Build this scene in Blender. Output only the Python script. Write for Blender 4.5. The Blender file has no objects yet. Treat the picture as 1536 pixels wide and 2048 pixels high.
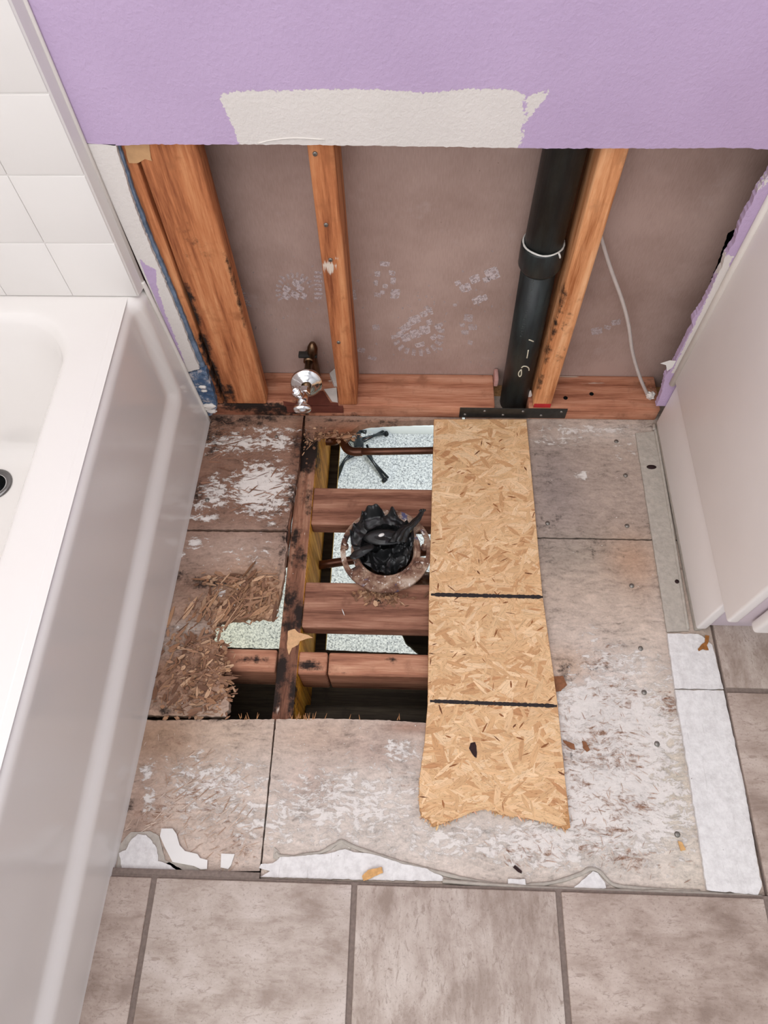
import bpy, bmesh, math, random
import numpy as np
from mathutils import Vector, Matrix, Euler, geometry, noise as mn

random.seed(7)
rng = np.random.default_rng(7)
SC = bpy.context.scene
COL = SC.collection

# ------------------------------------------------------------------ camera, world, lights, exposure
CAM_LOC = Vector((0.147234, -0.90766333, 1.22430056))
CAM_ROT = Euler((math.radians(28.8621351), math.radians(1.19283269), math.radians(1.75288678)), 'XYZ')
FPX = 1399.83
cam_data = bpy.data.cameras.new('camera')
cam_data.sensor_fit = 'VERTICAL'
cam_data.sensor_height = 24.0
cam_data.sensor_width = 18.0
cam_data.lens = 24.0 * FPX / 2048.0
cam_data.clip_start = 0.02
cam_data.clip_end = 60
cam = bpy.data.objects.new('camera', cam_data)
cam.location = CAM_LOC
cam.rotation_euler = CAM_ROT
COL.objects.link(cam)
SC.camera = cam

world = bpy.data.worlds.new('world')
SC.world = world
world.use_nodes = True
world.node_tree.nodes['Background'].inputs[0].default_value = (0.9, 0.92, 1.0, 1)
world.node_tree.nodes['Background'].inputs[1].default_value = 0.15


def area(name, loc, target, size, power, colour):
    l = bpy.data.lights.new(name, 'AREA')
    l.shape = 'RECTANGLE'
    l.size, l.size_y = size
    l.energy = power
    l.color = colour
    o = bpy.data.objects.new(name, l)
    o.location = loc
    d = Vector(target) - Vector(loc)
    o.rotation_euler = d.to_track_quat('-Z', 'Y').to_euler()
    COL.objects.link(o)
    return o


area('ceiling_lamp', (-0.25, -0.95, 2.40), (-0.25, -0.95, 0), (1.9, 1.9), 20, (1.0, 0.985, 0.96))
area('front_fill', (-0.3, -2.45, 1.5), (0.2, 0, 0.3), (1.8, 1.6), 28, (0.95, 0.97, 1.0))  # unseen fill lamp added to lift the upright surfaces
area('lower_room_lamp', (0.4, 0.75, -0.45), (0.15, 1.85, -2.3), (0.7, 0.7), 44, (0.86, 0.94, 1.0))


def point(name, loc, power, colour, r=0.06):
    l = bpy.data.lights.new(name, 'POINT')
    l.energy = power
    l.color = colour
    l.shadow_soft_size = r
    o = bpy.data.objects.new(name, l)
    o.location = loc
    COL.objects.link(o)


point('lower_warm_fill_right', (0.9, 0.15, -1.5), 11, (1.0, 0.76, 0.36))  # unseen warm light added to gild the joist side
point('lower_warm_fill_left', (-1.35, 0.10, -1.75), 16, (1.0, 0.86, 0.28))  # unseen warm light added to tint the carpet yellow
SC.view_settings.view_transform = 'Standard'
SC.view_settings.look = 'None'
SC.view_settings.gamma = 1
SC.view_settings.use_curve_mapping = False
SC.view_settings.exposure = 0.22

# ------------------------------------------------------------------ measuring: a picture point carried back to a real plane
_R = CAM_ROT.to_matrix()


def _hit(px, py, ax, v):
    d = _R @ Vector(((px - 768) / FPX, -(py - 1024) / FPX, -1.0))
    t = (v - CAM_LOC[ax]) / d[ax]
    return CAM_LOC + d * t


def PZ(px, py, z=0.0):
    return _hit(px, py, 2, z)


def PY(px, py, y):
    return _hit(px, py, 1, y)


def P2(px, py, z=0.0):
    h = _hit(px, py, 2, z)
    return (h.x, h.y)


def PXZ(px, py, y):
    h = _hit(px, py, 1, y)
    return (h.x, h.z)


# ------------------------------------------------------------------ objects
ORG = {}


def put(name, verts, faces, mat, parent=None, smooth=False, origin=None, kind=None):
    me = bpy.data.meshes.new(name)
    v = np.array([tuple(p) for p in verts], dtype=float)
    if origin is None:
        if parent is not None:
            origin = ORG[parent.name]
        else:
            lo, hi = v.min(0), v.max(0)
            origin = Vector(((lo[0] + hi[0]) / 2, (lo[1] + hi[1]) / 2, lo[2]))
    origin = Vector(origin)
    v = v - np.array(origin)
    me.from_pydata(v.tolist(), [], [list(f) for f in faces])
    me.validate()
    me.update()
    if smooth:
        for p in me.polygons:
            p.use_smooth = True
    if isinstance(mat, (list, tuple)):
        for m in mat:
            me.materials.append(m)
    elif mat:
        me.materials.append(mat)
    o = bpy.data.objects.new(name, me)
    COL.objects.link(o)
    ORG[o.name] = origin
    if parent is not None:
        o.parent = parent
        o.location = origin - ORG[parent.name]
    else:
        o.location = origin
    if kind:
        o['kind'] = kind
    return o


def thing(name, loc, label, cat, group=None):
    o = bpy.data.objects.new(name, None)
    o.empty_display_size = 0.02
    o.location = loc
    COL.objects.link(o)
    ORG[o.name] = Vector(loc)
    tag(o, label, cat, group)
    return o


def tag(o, label, cat, group=None):
    o['label'] = label
    o['category'] = cat
    if group:
        o['group'] = group
    return o


def structure(o, label=None):
    o['kind'] = 'structure'
    if label:
        o['label'] = label
    return o


def autosmooth(o, deg=40):
    me = o.data
    for p in me.polygons:
        p.use_smooth = True
    bm = bmesh.new()
    bm.from_mesh(me)
    for e in bm.edges:
        if len(e.link_faces) == 2 and e.calc_face_angle(0) > math.radians(deg):
            e.smooth = False
    bm.to_mesh(me)
    bm.free()
    return o


def bm_put(name, bm, mat, parent=None, smooth=True, origin=None, kind=None):
    bm.verts.index_update()
    v = [x.co.copy() for x in bm.verts]
    f = [[x.index for x in fc.verts] for fc in bm.faces]
    bm.free()
    o = put(name, v, f, mat, parent, False, origin, kind)
    return autosmooth(o) if smooth else o


def box_bm(lo, hi, bevel=0.002, seg=2, cut=None, axis=0):
    bm = bmesh.new()
    bmesh.ops.create_cube(bm, size=1)
    lo, hi = Vector(lo), Vector(hi)
    for v in bm.verts:
        v.co = Vector([(lo[i] + hi[i]) / 2 + v.co[i] * (hi[i] - lo[i]) for i in range(3)])
    if bevel > 0:
        bmesh.ops.bevel(bm, geom=bm.edges[:], offset=bevel, segments=seg, affect='EDGES', profile=0.5)
    if cut:
        for ax, d in cut.items():
            n = int((hi[ax] - lo[ax]) / d)
            no = Vector((0, 0, 0))
            no[ax] = 1
            for k in range(1, n + 1):
                co = Vector((0, 0, 0))
                co[ax] = lo[ax] + k * (hi[ax] - lo[ax]) / (n + 1)
                bmesh.ops.bisect_plane(bm, geom=bm.verts[:] + bm.edges[:] + bm.faces[:], plane_co=co, plane_no=no)
    return bm


def box(name, lo, hi, mat, parent=None, bevel=0.002, seg=2, cut=None, origin=None, warp=None):
    bm = box_bm(lo, hi, bevel, seg, cut)
    if warp:
        for v in bm.verts:
            v.co = Vector(warp(v.co))
    return bm_put(name, bm, mat, parent, True, origin)


def world_pts(o):
    n = len(o.data.vertices)
    a = np.empty(n * 3)
    o.data.vertices.foreach_get('co', a)
    return a.reshape(n, 3) + np.array(ORG[o.name])


def set_attr(o, name, arr):
    a = o.data.attributes.new(name, 'FLOAT', 'POINT')
    a.data.foreach_set('value', np.asarray(arr, dtype=np.float32))


def set_col(o, name, arr):
    a = o.data.attributes.new(name, 'FLOAT_COLOR', 'POINT')
    c = np.ones((len(arr), 4), dtype=np.float32)
    c[:, :3] = arr
    a.data.foreach_set('color', c.ravel())


def blobs3(o, name, bl):
    p = world_pts(o)
    m = np.zeros(len(p))
    for b in bl:
        c, r, w = np.array(b[0]), b[1], b[2]
        r = np.array(r if hasattr(r, '__len__') else (r, r, r))
        m = np.maximum(m, w * np.exp(-(((p - c) / r) ** 2).sum(1)))
    set_attr(o, name, m)


def tube(pts, r, n=12, cap=True):
    pts = [Vector(p) for p in pts]
    rs = r if hasattr(r, '__len__') else [r] * len(pts)
    V, F = [], []
    t0 = (pts[1] - pts[0]).normalized()
    up = Vector((0, 0, 1)) if abs(t0.z) < 0.9 else Vector((1, 0, 0))
    nrm = (up - t0 * up.dot(t0)).normalized()
    for i, p in enumerate(pts):
        if i == 0:
            t = t0
        elif i == len(pts) - 1:
            t = (pts[i] - pts[i - 1]).normalized()
        else:
            t = (pts[i + 1] - pts[i - 1]).normalized()
        nrm = (nrm - t * nrm.dot(t)).normalized()
        b = t.cross(nrm)
        for k in range(n):
            a = 2 * math.pi * k / n
            V.append(p + (nrm * math.cos(a) + b * math.sin(a)) * rs[i])
    for i in range(len(pts) - 1):
        for k in range(n):
            F.append([i * n + k, i * n + (k + 1) % n, (i + 1) * n + (k + 1) % n, (i + 1) * n + k])
    if cap:
        F.append(list(range(n))[::-1])
        F.append([(len(pts) - 1) * n + k for k in range(n)])
    return V, F


def bez(pts, n=10):
    """smooth curve through the points (Catmull-Rom)"""
    p = [Vector(q) for q in pts]
    p = [p[0] * 2 - p[1]] + p + [p[-1] * 2 - p[-2]]
    out = []
    for i in range(1, len(p) - 2):
        for k in range(n):
            t = k / n
            out.append(0.5 * ((2 * p[i]) + (p[i + 1] - p[i - 1]) * t + (2 * p[i - 1] - 5 * p[i] + 4 * p[i + 1] - p[i + 2]) * t * t
                              + (3 * p[i] - p[i - 1] - 3 * p[i + 1] + p[i + 2]) * t ** 3))
    out.append(p[-2])
    return out


def lathe(prof, origin, axis, n=32, sx=1, sy=1, cap=True):
    """profile of (radius, height) turned about an axis"""
    q = Vector((0, 0, 1)).rotation_difference(Vector(axis).normalized())
    V, F = [], []
    for r, h in prof:
        for k in range(n):
            a = 2 * math.pi * k / n
            V.append(q @ Vector((r * math.cos(a) * sx, r * math.sin(a) * sy, h)) + Vector(origin))
    for i in range(len(prof) - 1):
        for k in range(n):
            F.append([i * n + k, i * n + (k + 1) % n, (i + 1) * n + (k + 1) % n, (i + 1) * n + k])
    if cap:
        F.append(list(range(n))[::-1])
        F.append([(len(prof) - 1) * n + k for k in range(n)])
    return V, F


def join(*vf):
    V, F = [], []
    for v, f in vf:
        b = len(V)
        V += list(v)
        F += [[i + b for i in q] for q in f]
    return V, F


def ragged(poly, amp, step=0.006, scale=90.0, seed=0.0):
    """outline with every edge broken up; amp per edge (number or list)"""
    out = []
    n = len(poly)
    for i in range(n):
        a, b = Vector(poly[i]), Vector(poly[(i + 1) % n])
        am = amp[i] if hasattr(amp, '__len__') else amp
        L = (b - a).length
        k = max(1, int(L / step)) if am > 0 else 1
        d = (b - a)
        nr = Vector((-d.y, d.x)).normalized() if L > 1e-9 else Vector((0, 0))
        for j in range(k):
            p = a + d * (j / k)
            if am > 0 and j > 0:
                s = mn.noise((p.x * scale, p.y * scale, seed)) + 0.6 * mn.noise((p.x * scale * 3.1, p.y * scale * 3.1, seed + 5)) + 0.5 * random.uniform(-1, 1)
                p = p + nr * s * am
            out.append((p.x, p.y))
    return out


def inside(pts, poly):
    x, y = pts[:, 0], pts[:, 1]
    c = np.zeros(len(pts), bool)
    n = len(poly)
    for i in range(n):
        x1, y1 = poly[i]
        x2, y2 = poly[(i + 1) % n]
        if y1 == y2:
            continue
        m = ((y1 > y) != (y2 > y)) & (x < (x2 - x1) * (y - y1) / (y2 - y1) + x1)
        c ^= m
    return c


def segdist(pts, poly):
    d = np.full(len(pts), 1e9)
    n = len(poly)
    for i in range(n):
        a = np.array(poly[i], float)
        b = np.array(poly[(i + 1) % n], float)
        ab = b - a
        L = (ab ** 2).sum()
        t = np.clip(((pts - a) @ ab) / max(L, 1e-12), 0, 1)
        d = np.minimum(d, np.hypot(*(pts - a - t[:, None] * ab).T))
    return d


def sdist(pts, poly):
    d = segdist(pts, poly)
    return np.where(inside(pts, poly), d, -d)


def plate(name, outline, frame, t0, t1, mat, parent=None, step=None, holes=(), zfn=None, attrs=None, origin=None, bottom=True, smooth=False):
    """slab with a free outline in the plane frame=(origin,U,V,N), from height t0 to t1 along N. step: spacing of extra points inside."""
    O, U, V, N = [Vector(q) for q in frame]
    pts = [tuple(p) for p in outline]
    loops = [list(range(len(pts)))]
    for h in holes:
        b = len(pts)
        pts += [tuple(p) for p in h]
        loops.append(list(range(b, b + len(h))))
    edges = [(l[i], l[(i + 1) % len(l)]) for l in loops for i in range(len(l))]
    nb = len(pts)
    if step:
        a = np.array(outline)
        lo, hi = a.min(0), a.max(0)
        gx, gy = np.meshgrid(np.arange(lo[0], hi[0], step), np.arange(lo[1], hi[1], step))
        g = np.stack([gx.ravel(), gy.ravel()], 1)
        g += rng.uniform(-0.25, 0.25, g.shape) * step
        k = inside(g, outline)
        for h in holes:
            k &= ~inside(g, h)
        g = g[k]
        k = segdist(g, outline) > step * 0.45
        for h in holes:
            k &= segdist(g, h) > step * 0.45
        pts += [tuple(p) for p in g[k]]
    ov, oe, of, o_v, o_e, o_f = geometry.delaunay_2d_cdt([Vector(p) for p in pts], edges, [], 1 if not holes else 0, 1e-7)
    uv = np.array([tuple(v) for v in ov])
    tri = [list(f) for f in of]
    if holes:
        cen = np.array([uv[f].mean(0) for f in tri])
        k = inside(cen, outline)
        for h in holes:
            k &= ~inside(cen, h)
        tri = [f for f, q in zip(tri, k) if q]
    back = {}
    for i, src in enumerate(o_v):
        for s in src:
            back[s] = i
    h1 = np.full(len(uv), t1)
    if zfn is not None:
        h1 = h1 + zfn(uv)
    top = [O + U * p[0] + V * p[1] + N * h for p, h in zip(uv, h1)]
    verts = list(top)
    faces = []
    flip = U.cross(V).dot(N) < 0
    for f in tri:
        a, b, c = [uv[i] for i in f[:3]]
        ccw = (b[0] - a[0]) * (c[1] - a[1]) - (b[1] - a[1]) * (c[0] - a[0]) > 0
        faces.append(f if ccw != flip else f[::-1])
    base = len(verts)
    low = {}
    for l in loops:
        for s in l:
            i = back[s]
            if i not in low:
                low[i] = len(verts)
                p = uv[i]
                verts.append(O + U * p[0] + V * p[1] + N * t0)
    for li, l in enumerate(loops):
        ar = sum(uv[back[l[i]]][0] * uv[back[l[(i + 1) % len(l)]]][1] - uv[back[l[(i + 1) % len(l)]]][0] * uv[back[l[i]]][1] for i in range(len(l)))
        for i in range(len(l)):
            a, b = back[l[i]], back[l[(i + 1) % len(l)]]
            if a == b:
                continue
            f = [a, low[a], low[b], b]
            sgn = (ar > 0) != (li > 0)
            faces.append(f if (sgn != flip) else f[::-1])
    if bottom:
        for t in geometry.tessellate_polygon([[Vector((*uv[back[s]], 0)) for s in l] for l in loops]):
            flat = [back[s] for l in loops for s in l]
            faces.append([low[flat[i]] for i in t])
    o = put(name, verts, faces, mat, parent, False, origin)
    if attrs is not None:
        full = np.concatenate([uv, np.array([uv[i] for i in low])]) if low else uv
        for k, v in attrs(full).items():
            (set_col if v.ndim == 2 else set_attr)(o, k, v)
    if smooth:
        autosmooth(o, 35)
    return o


FLOOR = ((0, 0, 0), (1, 0, 0), (0, 1, 0), (0, 0, 1))
WALL = ((0, 0, 0), (1, 0, 0), (0, 0, 1), (0, -1, 0))     # u = x, v = z, thickness towards the room

# ------------------------------------------------------------------ materials


def c8(r, g, b):
    return tuple(((v / 255) / 12.92 if v / 255 <= 0.04045 else ((v / 255 + 0.055) / 1.055) ** 2.4) for v in (r, g, b))


class G:
    def __init__(self, name, rough=0.6, spec=0.4, metal=0.0):
        self.m = bpy.data.materials.new(name)
        self.m.use_nodes = True
        self.nt = self.m.node_tree
        self.b = self.nt.nodes['Principled BSDF']
        self.b.inputs['Roughness'].default_value = rough
        self.b.inputs['Specular IOR Level'].default_value = spec
        self.b.inputs['Metallic'].default_value = metal
        self._obj = None

    def set(self, sock, v):
        if isinstance(v, bpy.types.NodeSocket):
            self.nt.links.new(v, sock)
        elif isinstance(v, tuple) and sock.type == 'RGBA' and len(v) == 3:
            sock.default_value = (*v, 1)
        else:
            sock.default_value = v

    def n(self, typ, props=None, **ins):
        x = self.nt.nodes.new(typ)
        for k, v in (props or {}).items():
            setattr(x, k, v)
        for k, v in ins.items():
            self.set(x.inputs[k], v)
        return x

    def obj(self):
        if self._obj is None:
            self._obj = self.nt.nodes.new('ShaderNodeTexCoord').outputs['Object']
        return self._obj

    def uv(self):
        return self.nt.nodes.new('ShaderNodeTexCoord').outputs['UV']

    def map(self, v, scale, loc=(0, 0, 0), rot=(0, 0, 0)):
        return self.n('ShaderNodeMapping', None, Vector=v, Scale=scale, Location=loc, Rotation=rot).outputs[0]

    def noise(self, v, scale=1.0, detail=4.0, rough=0.55, dist=0.0, col=False):
        x = self.n('ShaderNodeTexNoise', None, Vector=v, Scale=scale, Detail=detail, Roughness=rough, Distortion=dist)
        return x.outputs['Color' if col else 'Fac']

    def vor(self, v, scale=1.0, out='Distance', rand=1.0, feature='F1'):
        x = self.n('ShaderNodeTexVoronoi', {'feature': feature}, Vector=v, Scale=scale, Randomness=rand)
        return x.outputs[out]

    def ramp(self, f, stops):
        x = self.nt.nodes.new('ShaderNodeValToRGB')
        e = x.color_ramp.elements
        while len(e) < len(stops):
            e.new(0.5)
        for q, (p, c) in zip(e, stops):
            q.position = p
            q.color = (*c, 1) if hasattr(c, '__len__') else (c, c, c, 1)
        self.nt.links.new(f, x.inputs[0])
        return x.outputs[0]

    def math(self, op, a, b=0.0, c=0.0):
        x = self.nt.nodes.new('ShaderNodeMath')
        x.operation = op
        for i, v in enumerate((a, b, c)):
            self.set(x.inputs[i], v)
        return x.outputs[0]

    def step(self, v, lo, hi):
        return self.n('ShaderNodeMapRange', {'interpolation_type': 'SMOOTHSTEP'}, **{'Value': v, 'From Min': lo, 'From Max': hi}).outputs[0]

    def mix(self, f, a, b, mode='MIX'):
        x = self.nt.nodes.new('ShaderNodeMix')
        x.data_type = 'RGBA'
        x.blend_type = mode
        self.set(x.inputs[0], f)
        self.set(x.inputs[6], a)
        self.set(x.inputs[7], b)
        return x.outputs[2]

    def attr(self, name, out='Fac'):
        return self.n('ShaderNodeAttribute', {'attribute_name': name}).outputs[out]

    def bump(self, h, dist=0.001, strength=1.0):
        x = self.n('ShaderNodeBump', None, Height=h, Distance=dist, Strength=strength)
        self.nt.links.new(x.outputs[0], self.b.inputs['Normal'])

    def col(self, v):
        self.set(self.b.inputs['Base Color'], v)

    def rough(self, v):
        self.set(self.b.inputs['Roughness'], v)


def plain(name, col, rough=0.5, spec=0.4, metal=0.0, var=0.08, scale=60, bump=0.0):
    g = G(name, rough, spec, metal)
    f = g.noise(g.obj(), scale, 5)
    a = tuple(v * (1 - var) for v in col)
    b = tuple(min(1, v * (1 + var)) for v in col)
    g.col(g.ramp(f, [(0.3, a), (0.7, b)]))
    if bump:
        g.bump(f, bump)
    return g.m


def paint_mat():
    g = G('wall_paint', 0.55, 0.3)
    o = g.obj()
    w = g.attr('W')
    n1 = g.noise(o, 260, 4, 0.6)
    n2 = g.noise(o, 60, 3)
    s = g.math('ADD', w, g.math('MULTIPLY', g.math('SUBTRACT', n1, 0.5), 0.010))
    s = g.math('ADD', s, g.math('MULTIPLY', g.math('SUBTRACT', n2, 0.5), 0.004))
    k = g.step(s, -0.0006, 0.0006)
    n3 = g.noise(o, 5, 3)
    lav = g.ramp(n3, [(0.3, c8(184, 161, 193)), (0.7, c8(192, 169, 201))])
    whi = g.ramp(n3, [(0.3, c8(214, 207, 202)), (0.7, c8(222, 215, 210))])
    g.col(g.mix(k, lav, whi))
    h = g.math('ADD', g.noise(o, 150, 2, 0.5), g.math('MULTIPLY', g.noise(o, 420, 3), 0.35))
    h = g.math('SUBTRACT', h, g.math('MULTIPLY', k, 0.12))
    g.bump(h, 0.0016, 0.55)
    return g.m


def wood_mat(name, axis, dark, mid, light, stretch=34.0, along=2.2, rings=42.0, dirt=c8(38, 28, 24), fleck=c8(215, 200, 185), rough=0.72, rough_surface=0.0006):
    g = G(name, rough, 0.25)
    o = g.obj()
    sc = [stretch] * 3
    sc['xyz'.index(axis)] = along
    v = g.map(o, tuple(sc))
    base = g.noise(v, 1.0, 6, 0.62, 0.35)
    sc2 = [9.0] * 3
    sc2['xyz'.index(axis)] = 0.7
    ring = g.math('SINE', g.math('MULTIPLY', g.noise(g.map(o, tuple(sc2)), 1.0, 2, 0.4), rings))
    fine = g.noise(g.map(o, tuple(s * 7 for s in sc)), 1.0, 4, 0.7)
    f = g.math('ADD', g.math('MULTIPLY', base, 0.75), g.math('MULTIPLY', ring, 0.075))
    f = g.math('ADD', f, g.math('MULTIPLY', g.math('SUBTRACT', fine, 0.5), 0.55))
    f = g.math('ADD', f, g.math('MULTIPLY', g.math('SUBTRACT', g.noise(g.map(o, tuple(s * 2.6 for s in sc)), 1.0, 4, 0.6), 0.5), 0.45))
    c = g.ramp(f, [(0.16, dark), (0.38, mid), (0.60, light)])
    blot = g.noise(o, 22, 4, 0.6)
    c = g.mix(g.step(blot, 0.52, 0.75), c, tuple(v * 0.72 for v in mid))
    d = g.math('SUBTRACT', g.math('ADD', g.attr('D'), g.math('MULTIPLY', g.noise(o, 65, 6, 0.72), 1.0)), 1.0)
    d2 = g.math('ADD', d, g.math('MULTIPLY', g.math('SUBTRACT', fine, 0.5), 0.5))
    c = g.mix(g.step(d2, -0.12, 0.22), c, dirt)
    w = g.math('SUBTRACT', g.math('ADD', g.attr('W'), g.noise(g.map(o, tuple(s * 2.2 for s in sc)), 1.0, 5, 0.7)), 1.0)
    c = g.mix(g.step(w, -0.03, 0.05), c, fleck)
    g.col(c)
    g.bump(f, rough_surface, 0.8)
    return g.m


def strand_mat(name, rough=0.7):
    g = G(name, rough, 0.25)
    uv = g.uv()
    f = g.noise(g.map(uv, (55, 900, 1)), 1.0, 4, 0.65, 0.2)
    f2 = g.noise(g.map(uv, (25, 240, 1)), 1.0, 3, 0.6)
    k = g.math('ADD', g.math('MULTIPLY', f, 0.55), g.math('MULTIPLY', f2, 0.45))
    sh = g.ramp(k, [(0.32, 0.62), (0.46, 0.95), (0.66, 1.16)])
    c = g.mix(1.0, g.attr('Col', 'Color'), sh, 'MULTIPLY')
    speck = g.noise(g.map(uv, (160, 700, 1)), 1.0, 2, 0.5)
    c = g.mix(g.math('MULTIPLY', g.step(speck, 0.60, 0.70), 0.75), c, c8(142, 96, 60))
    g.col(c)
    g.bump(k, 0.0005, 0.8)
    return g.m


def subfloor_mat():
    g = G('subfloor_board', 0.8, 0.2)
    o = g.obj()
    base = g.attr('Col', 'Color')
    wv = g.n('ShaderNodeVectorMath', {'operation': 'MULTIPLY_ADD'}, Vector=g.noise(o, 16, 3, 0.6, 0, True)).outputs[0]
    wn = wv.node
    wn.inputs[1].default_value = (0.035, 0.035, 0.0)
    g.nt.links.new(o, wn.inputs[2])
    big = g.noise(o, 13, 5, 0.62)
    mid = g.noise(g.map(wv, (42, 78, 1)), 1.0, 7, 0.70)
    fine = g.noise(o, 230, 6, 0.78)
    # strands lie in two ways, one or the other by patches
    s1 = g.noise(g.map(wv, (26, 150, 1), (0, 0, 0), (0, 0, 0.55)), 1.0, 6, 0.66)
    s2 = g.noise(g.map(wv, (30, 160, 1), (4, 2, 0), (0, 0, -0.75)), 1.0, 6, 0.66)
    pick = g.step(g.noise(o, 30, 2), 0.46, 0.54)
    grain = g.n('ShaderNodeMix', {'data_type': 'FLOAT'}, **{'Factor': pick}).outputs[0]
    gm = grain.node
    g.nt.links.new(s1, gm.inputs[2])
    g.nt.links.new(s2, gm.inputs[3])
    k = g.math('ADD', g.math('MULTIPLY', big, 0.22), g.math('ADD', g.math('MULTIPLY', mid, 0.28), g.math('ADD', g.math('MULTIPLY', grain, 0.28), g.math('MULTIPLY', fine, 0.22))))
    sh = g.ramp(k, [(0.39, 0.42), (0.465, 0.86), (0.53, 1.07), (0.61, 1.30)])
    c = g.mix(1.0, base, sh, 'MULTIPLY')
    thr = lambda a_, n_, k_=2.2: g.math('SUBTRACT', g.math('ADD', g.attr(a_), g.math('MULTIPLY', g.math('SUBTRACT', n_, 0.5), k_)), 0.5)
    # pale thin coat flaked to the strands
    wn1 = g.math('ADD', g.math('MULTIPLY', g.noise(g.map(wv, (55, 88, 1)), 1.0, 8, 0.74), 0.7), g.math('MULTIPLY', grain, 0.3))
    mw = g.step(thr('W', wn1, 2.4), -0.06, 0.10)
    c = g.mix(mw, c, g.mix(1.0, c8(224, 217, 211), g.ramp(k, [(0.39, 0.70), (0.49, 0.97), (0.60, 1.06)]), 'MULTIPLY'))
    # brown strands showing through the coat
    fl = g.math('ADD', g.math('MULTIPLY', grain, 0.55), g.math('MULTIPLY', g.noise(g.map(wv, (70, 105, 1), (7, 3, 0)), 1.0, 7, 0.72), 0.45))
    tf_ = thr('F', fl, 3.0)
    mb = g.step(tf_, -0.05, 0.35)
    c = g.mix(mb, c, g.ramp(fine, [(0.38, c8(112, 82, 66)), (0.60, c8(172, 140, 120))]))
    c = g.mix(g.step(tf_, 0.25, 0.6), c, c8(112, 78, 60))
    # mould and damp
    md = g.step(thr('D', g.noise(o, 60, 8, 0.78), 2.2), -0.20, 0.30)
    c = g.mix(md, c, c8(52, 42, 38))
    pit = g.step(fine, 0.64, 0.72)
    c = g.mix(g.math('MULTIPLY', pit, 0.6), c, c8(92, 68, 54))
    g.col(c)
    h = g.math('ADD', g.math('MULTIPLY', k, 0.8), g.math('MULTIPLY', fine, 0.25))
    h = g.math('ADD', h, g.math('MULTIPLY', mw, 0.25))
    h = g.math('SUBTRACT', h, g.math('MULTIPLY', mb, 0.25))
    g.bump(h, 0.0022, 0.75)
    return g.m


def tile_mat(name, dirn, c0, c1, c2):
    g = G(name, 0.42, 0.4)
    o = g.obj()
    s = (9, 24, 9) if dirn == 'x' else (24, 9, 9)
    st = g.noise(g.map(o, s), 1.0, 8, 0.72, 0.3)
    cl = g.noise(o, 11, 5, 0.6, 0.4)
    f = g.math('ADD', g.math('MULTIPLY', st, 0.6), g.math('MULTIPLY', cl, 0.4))
    c = g.ramp(f, [(0.38, c0), (0.49, c1), (0.60, c2)])
    fi = g.noise(g.map(o, tuple(v * 6 for v in s)), 1.0, 5, 0.75, 0.8)
    c = g.mix(g.math('MULTIPLY', g.step(fi, 0.53, 0.66), 0.7), c, c0)
    sp = g.noise(o, 330, 3, 0.7)
    c = g.mix(g.math('MULTIPLY', g.step(sp, 0.57, 0.68), 0.4), c, tuple(v * 0.6 for v in c0))
    g.col(c)
    g.bump(g.math('ADD', f, g.math('MULTIPLY', fi, 0.3)), 0.0006, 0.5)
    return g.m


def carpet_mat():
    g = G('grey_carpet', 0.95, 0.05)
    o = g.obj()
    f = g.noise(o, 75, 2, 0.8)
    f2 = g.vor(o, 110)
    k = g.math('ADD', g.math('MULTIPLY', f, 0.75), g.math('MULTIPLY', f2, 0.25))
    g.col(g.ramp(k, [(0.32, c8(112, 114, 118)), (0.48, c8(190, 192, 194)), (0.64, c8(226, 226, 226))]))
    return g.m


def rust_mat():
    g = G('rusty_iron', 0.75, 0.35)
    o = g.obj()
    f = g.noise(o, 24, 7, 0.62)
    f2 = g.noise(o, 140, 5, 0.75)
    c = g.ramp(g.math('ADD', g.math('MULTIPLY', f, 0.85), g.math('MULTIPLY', f2, 0.15)),
               [(0.36, c8(48, 34, 32)), (0.45, c8(116, 82, 66)), (0.53, c8(158, 130, 110)), (0.62, c8(196, 178, 162))])
    b = g.noise(g.map(o, (1, 1, 1), (3, 1, 7)), 26, 4, 0.6)
    c = g.mix(g.step(b, 0.60, 0.66), c, c8(84, 84, 118))
    w = g.noise(g.map(o, (1, 1, 1), (9, 4, 2)), 90, 4, 0.7)
    c = g.mix(g.step(w, 0.60, 0.64), c, c8(226, 218, 210))
    g.col(c)
    g.bump(f2, 0.0022, 0.9)
    return g.m


def gypsum_back_mat():
    g = G('grey_board_paper', 0.85, 0.15)
    o = g.obj()
    f = g.noise(o, 6, 4, 0.55)
    f2 = g.noise(g.map(o, (500, 1, 60)), 1.0, 3, 0.6)
    k = g.math('ADD', g.math('MULTIPLY', f, 0.7), g.math('MULTIPLY', f2, 0.3))
    c = g.ramp(k, [(0.35, c8(158, 132, 122)), (0.6, c8(182, 156, 146))])
    d = g.noise(g.map(o, (1, 1, 1), (5, 5, 5)), 14, 6, 0.7)
    c = g.mix(g.math('MULTIPLY', g.step(d, 0.56, 0.78), 0.5), c, c8(186, 166, 160))
    s = g.noise(o, 160, 2, 0.6)
    c = g.mix(g.step(s, 0.755, 0.775), c, c8(60, 44, 40))
    g.col(c)
    return g.m


def dust_mat():
    g = G('chalky_dust', 0.95, 0.05)
    o = g.obj()
    f = g.noise(o, 170, 5, 0.75)
    g.col(c8(205, 190, 190))
    a = g.math('MULTIPLY', g.step(f, 0.34, 0.56), g.attr('A'))
    g.set(g.b.inputs['Alpha'], a)
    return g.m


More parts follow.
